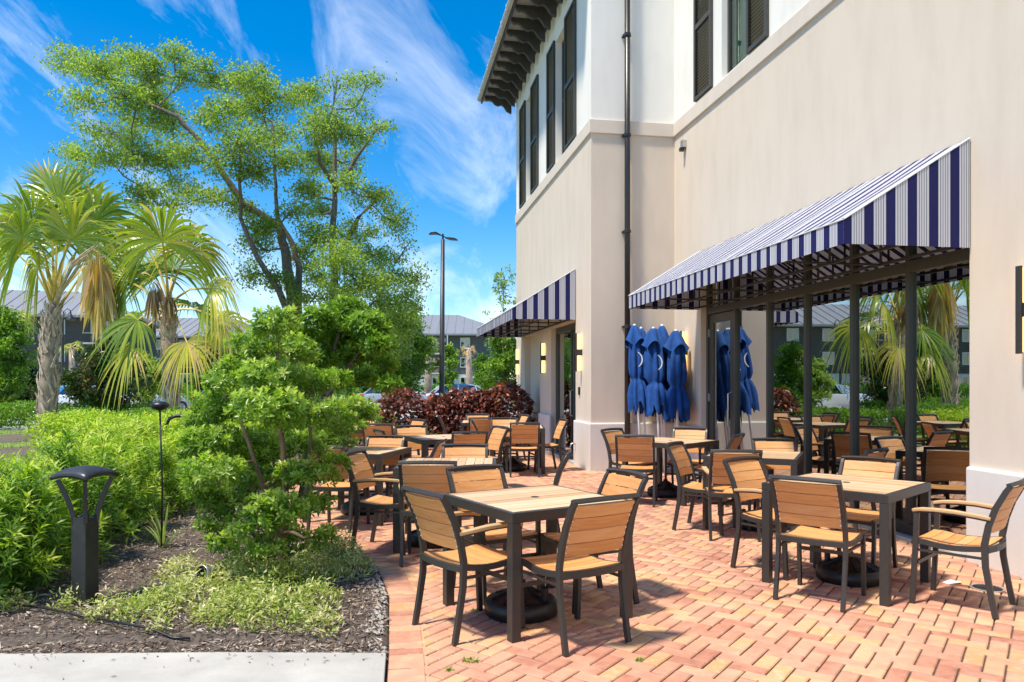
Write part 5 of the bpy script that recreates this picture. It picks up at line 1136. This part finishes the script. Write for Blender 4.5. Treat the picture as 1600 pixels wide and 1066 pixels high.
p = at(98, 600, 36); p.z = 0; t = thing('street_lantern', 'dark decorative street lantern with hanging bell shade behind the first palm', 'street lamp', p)
MB().tube([(0, 0, 0), (0, 0, 4.6)], [.09, .05], 10).build('pole', M['metal'], t)
MB().tube([(0, 0, 4.4), (.05, 0, 4.85), (.22, 0, 5.0), (.36, 0, 4.9), (.38, 0, 4.8)], .025, 8).build('arm', M['metal'], t, smooth=True)
MB().lathe([(.03, 4.82), (.05, 4.7), (.2, 4.5), (.21, 4.46), (.0001, 4.47)], 16, (.38, 0, 0)).build('shade', M['metal'], t, smooth=True)

# ------------------------------------------------------------------ cars
def car(x, y, rz, paint, label, L_=4.6, H_=1.5, suv=False):
    t = thing('parked_car', label, 'car', (x, y, -.03), rz, 'cars in the car park')
    m, n_, l_, b_ = new_mat('car_paint'); b_.inputs['Base Color'].default_value = (*paint, 1); b_.inputs['Roughness'].default_value = .25; b_.inputs['Metallic'].default_value = .3; b_.inputs['Coat Weight'].default_value = .7
    hl = L_ / 2; st_ = [(-hl, .45, .78, .72), (-hl + .12, .30, .98 if suv else .92, .84), (-hl + .6, .22, 1.0, .89), (-.3, .20, .96, .90), (.8, .20, .94, .90), (1.1, .2, .93, .89), (hl - .5, .22, .84, .86), (hl - .1, .28, .70, .78), (hl, .40, .60, .66)]
    m_ = MB(); vs = []
    for yy_, zb, zt_, hw in st_:
        for q in ((-hw * .92, zb), (-hw, zb + .15), (-hw, (zb + zt_) / 2 + .05), (-hw * .94, zt_ - .04), (-hw * .75, zt_), (hw * .75, zt_), (hw * .94, zt_ - .04), (hw, (zb + zt_) / 2 + .05), (hw, zb + .15), (hw * .92, zb)): vs.append((q[0], yy_, q[1]))
    k = 10; m_.add(vs, [(i*k + (j+1) % k, i*k + j, (i+1)*k + j, (i+1)*k + (j+1) % k) for i in range(len(st_) - 1) for j in range(k)] + [tuple(range(k)), tuple((len(st_)-1)*k + j for j in range(k))[::-1]])
    m_.build('body', m, t, smooth=True, bevel=.02)
    rl = -hl + (.35 if suv else .75); gh = [(rl - .25 + .0, .95, .70), (rl + .25, H_ - .08, .60), (rl + .7, H_, .62), (.1, H_, .63), (.45, H_ - .06, .60), (1.15, .93, .72)]
    m_ = MB(); vs = []
    for yy_, z, hw in gh: vs += [(-.78, yy_, .93), (-hw, yy_, z - .03), (-hw * .85, yy_, z), (hw * .85, yy_, z), (hw, yy_, z - .03), (.78, yy_, .93)]
    m_.add(vs, [(i*6 + j + 1, i*6 + j, (i+1)*6 + j, (i+1)*6 + j + 1) for i in range(5) for j in range(5)]); m_.build('glasshouse', M['darkglass'], t, smooth=False)
    rf_ = MB(); vs = []
    for yy_, z, hw in gh[1:5]: vs += [(-hw - .01, yy_, z - .045), (-hw * .86, yy_, z + .012), (hw * .86, yy_, z + .012), (hw + .01, yy_, z - .045)]
    rf_.add(vs, [(i*4 + j + 1, i*4 + j, (i+1)*4 + j, (i+1)*4 + j + 1) for i in range(3) for j in range(3)]); rf_.build('roof', m, t, smooth=True)
    pi_ = MB()
    for s_ in (-1, 1):
        for (y0, z0, x0, y1, z1, x1) in ((rl - .2, .95, .78, rl + .25, H_ - .08, .61), (.55, .95, .79, .42, H_ - .06, .62), (-.45, .95, .80, -.42, H_ - .02, .64), (1.15, .94, .77, .47, H_ - .06, .61)): pi_.tube([(s_ * x0, y0, z0), (s_ * x1, y1, z1)], .03, 6)
    pi_.build('pillars', m, t)
    for s_ in (-1, 1):
        for yy_ in (-hl + .85, hl - .9):
            w_ = MB(); w_.lathe([(.20, -.1), (.31, -.1), (.335, -.07), (.335, .07), (.31, .1), (.2, .1)], 20); w_.v = [(s_ * .80 + v[2], yy_ + v[0], .335 + v[1]) for v in w_.v]; wo_ = w_.build('wheel', M['black'], t)
            w_ = MB(); w_.lathe([(.0001, .085), (.19, .07), (.215, .095), (.2, .1)], 12); w_.v = [(s_ * (.80 + v[2]), yy_ + v[0], .335 + v[1]) for v in w_.v]; w_.build('rim', M['alu'], wo_)
        MB().box(s_ * .72 - .12, -hl - .01, .80, s_ * .72 + .10, -hl + .14, .95).build('tail_light', M['tail'], t, bevel=.02)
        MB().box(s_ * .66 - .14, hl - .25, .60, s_ * .66 + .12, hl - .02, .72).build('headlight', M['alu'], t, bevel=.02)
        MB().box(s_ * .93 - .08, .75, .92, s_ * .93 + .08, .85, 1.04).build('mirror', m, t, bevel=.02)
M['tail'] = rough_mat('red_tail_light', (.55, .02, .02), .3, .05, 10, .02)
car(-5.6, 37.5, R(-62), (.55, .60, .62), 'silver hatchback with red tail light beyond the first red bush', 4.4, 1.40, True)
car(-2.4, 38.5, R(-78), (.60, .62, .64), 'silver car roof half hidden behind the red hedge right of the lamp post', 4.5, 1.42)
car(-20.8, 36, R(95), (.80, .80, .80), 'white sedan parked left behind the first palm', 4.6, 1.38)
car(-17.6, 33, R(80), (.78, .79, .80), 'white car behind the magnolia between the palms', 4.6, 1.42)
car(-14.0, 36, R(85), (.35, .40, .42), 'grey car right of the magnolia, mostly hidden', 4.5, 1.42)

# ------------------------------------------------------------------ apartment buildings
M['grey'] = rough_mat('grey_siding', (.115, .115, .12), .8, .08, 3, .1); M['aroof'] = rough_mat('standing_seam_roof', (.30, .30, .31), .45, .06, 1.5, .03, .3); M['awhite'] = rough_mat('white_base_wall', (.62, .62, .60), .8, .05, 2, .05); M['brown'] = rough_mat('brown_siding', (.10, .088, .078), .8, .1, 3, .1)
def apartment(x, y, rz, W_, D_, label, storeys=3, sh=2.95, wallm='grey', hip=3.6):
    t = thing('apartment_building', label, 'building', (x, y, -.1), rz, None); H_ = storeys * sh; hw, hd = W_ / 2, D_ / 2
    MB().box(-hw, -hd, 0, hw, hd, sh - .2).build('base_wall', M['awhite'], t)
    MB().box(-hw + .05, -hd + .05, sh - .2, hw - .05, hd - .05, H_).build('wall', M[wallm], t)
    o_ = 1.1; m_ = MB(); rl = max(.5, hw - hd * .95)
    m_.add([(-hw - o_, -hd - o_, H_), (hw + o_, -hd - o_, H_), (hw + o_, hd + o_, H_), (-hw - o_, hd + o_, H_), (-rl, 0, H_ + hip), (rl, 0, H_ + hip), (-hw - o_, -hd - o_, H_ - .25), (hw + o_, -hd - o_, H_ - .25), (hw + o_, hd + o_, H_ - .25), (-hw - o_, hd + o_, H_ - .25)],
           [(0,1,5,4),(1,2,5),(2,3,4,5),(3,0,4),(0,6,7,1),(1,7,8,2),(2,8,9,3),(3,9,6,0),(9,8,7,6)]); rf_ = m_.build('roof', M['aroof'], t)
    sm = MB(); k = int(W_ / 1.2)
    for i in range(k + 1):
        xx_ = -hw - o_ + (W_ + 2 * o_) * i / k; f_ = min(1, (hw + o_ - abs(xx_)) / (hw + o_ - rl)); 
        if f_ > .05: sm.sweep([(xx_, -hd - o_, H_ + .04), (xx_ , -hd - o_ + (hd + o_) * f_, H_ + hip * f_ + .04)], .06, .06, Vector((1, 0, 0)))
    o = sm.build('seam', M['aroof'], rf_); o['kind'] = 'stuff'
    nb_ = int(W_ / 4.2)
    for s_ in range(storeys):
        for i in range(nb_):
            xx_ = -hw + (i + .5) * W_ / nb_; z0 = s_ * sh
            if i % 4 == 1 and s_ > 0:
                bb = MB().box(xx_ - 1.7, -hd - 1.2, z0 - .15, xx_ + 1.7, -hd + .04, z0 + .02).box(xx_ - 1.7, -hd - 1.2, z0 + .95, xx_ + 1.7, -hd - 1.14, z0 + 1.0).build('balcony', M['awhite'], t)
                br_ = MB()
                for q in range(24): xq = xx_ - 1.68 + q * 3.36 / 23; br_.box(xq - .02, -hd - 1.18, z0 + .02, xq + .02, -hd - 1.15, z0 + .95)
                br_.build('baluster', M['metal'], bb)['kind'] = 'stuff'
                MB().box(xx_ - 1.3, -hd - .0, z0 + .05, xx_ + 1.3, -hd + .045, z0 + 2.3).build('balcony_door', M['darkglass'], t)
                MB().box(xx_ + 1.55, -hd - 1.15, z0 + .02, xx_ + 1.7, -hd - 1.0, z0 + sh - .2).build('post', M['awhite'], t)
            else:
                wf = MB().box(xx_ - .75, -hd - .03, z0 + .85, xx_ + .75, -hd + .03, z0 + .97).box(xx_ - .75, -hd - .03, z0 + 2.25, xx_ + .75, -hd + .03, z0 + 2.4).box(xx_ - .75, -hd - .03, z0 + .97, xx_ - .63, -hd + .03, z0 + 2.25).box(xx_ + .63, -hd - .03, z0 + .97, xx_ + .75, -hd + .03, z0 + 2.25).box(xx_ - .05, -hd - .03, z0 + .97, xx_ + .05, -hd + .03, z0 + 2.25).build('window', M['wframe'], t)
                MB().box(xx_ - .63, -hd - .012, z0 + .97, xx_ + .63, -hd + .02, z0 + 2.25).build('pane', M['darkglass'], wf)
apartment(-18, 122, R(2), 34, 16, 'grey three storey apartment building behind the lamp post with pale hipped metal roof')
apartment(-58, 128, R(-2), 36, 16, 'grey apartment building behind the oak trunks with metal roof', 3, 2.95, 'grey')
apartment(-63, 80, R(14), 44, 14, 'brown grey apartment building at the left edge with seamed metal roof', 3, 2.8, 'brown', 3.2)
apartment(14, 118, R(0), 22, 14, 'far grey apartment building hidden mostly behind the restaurant wing')
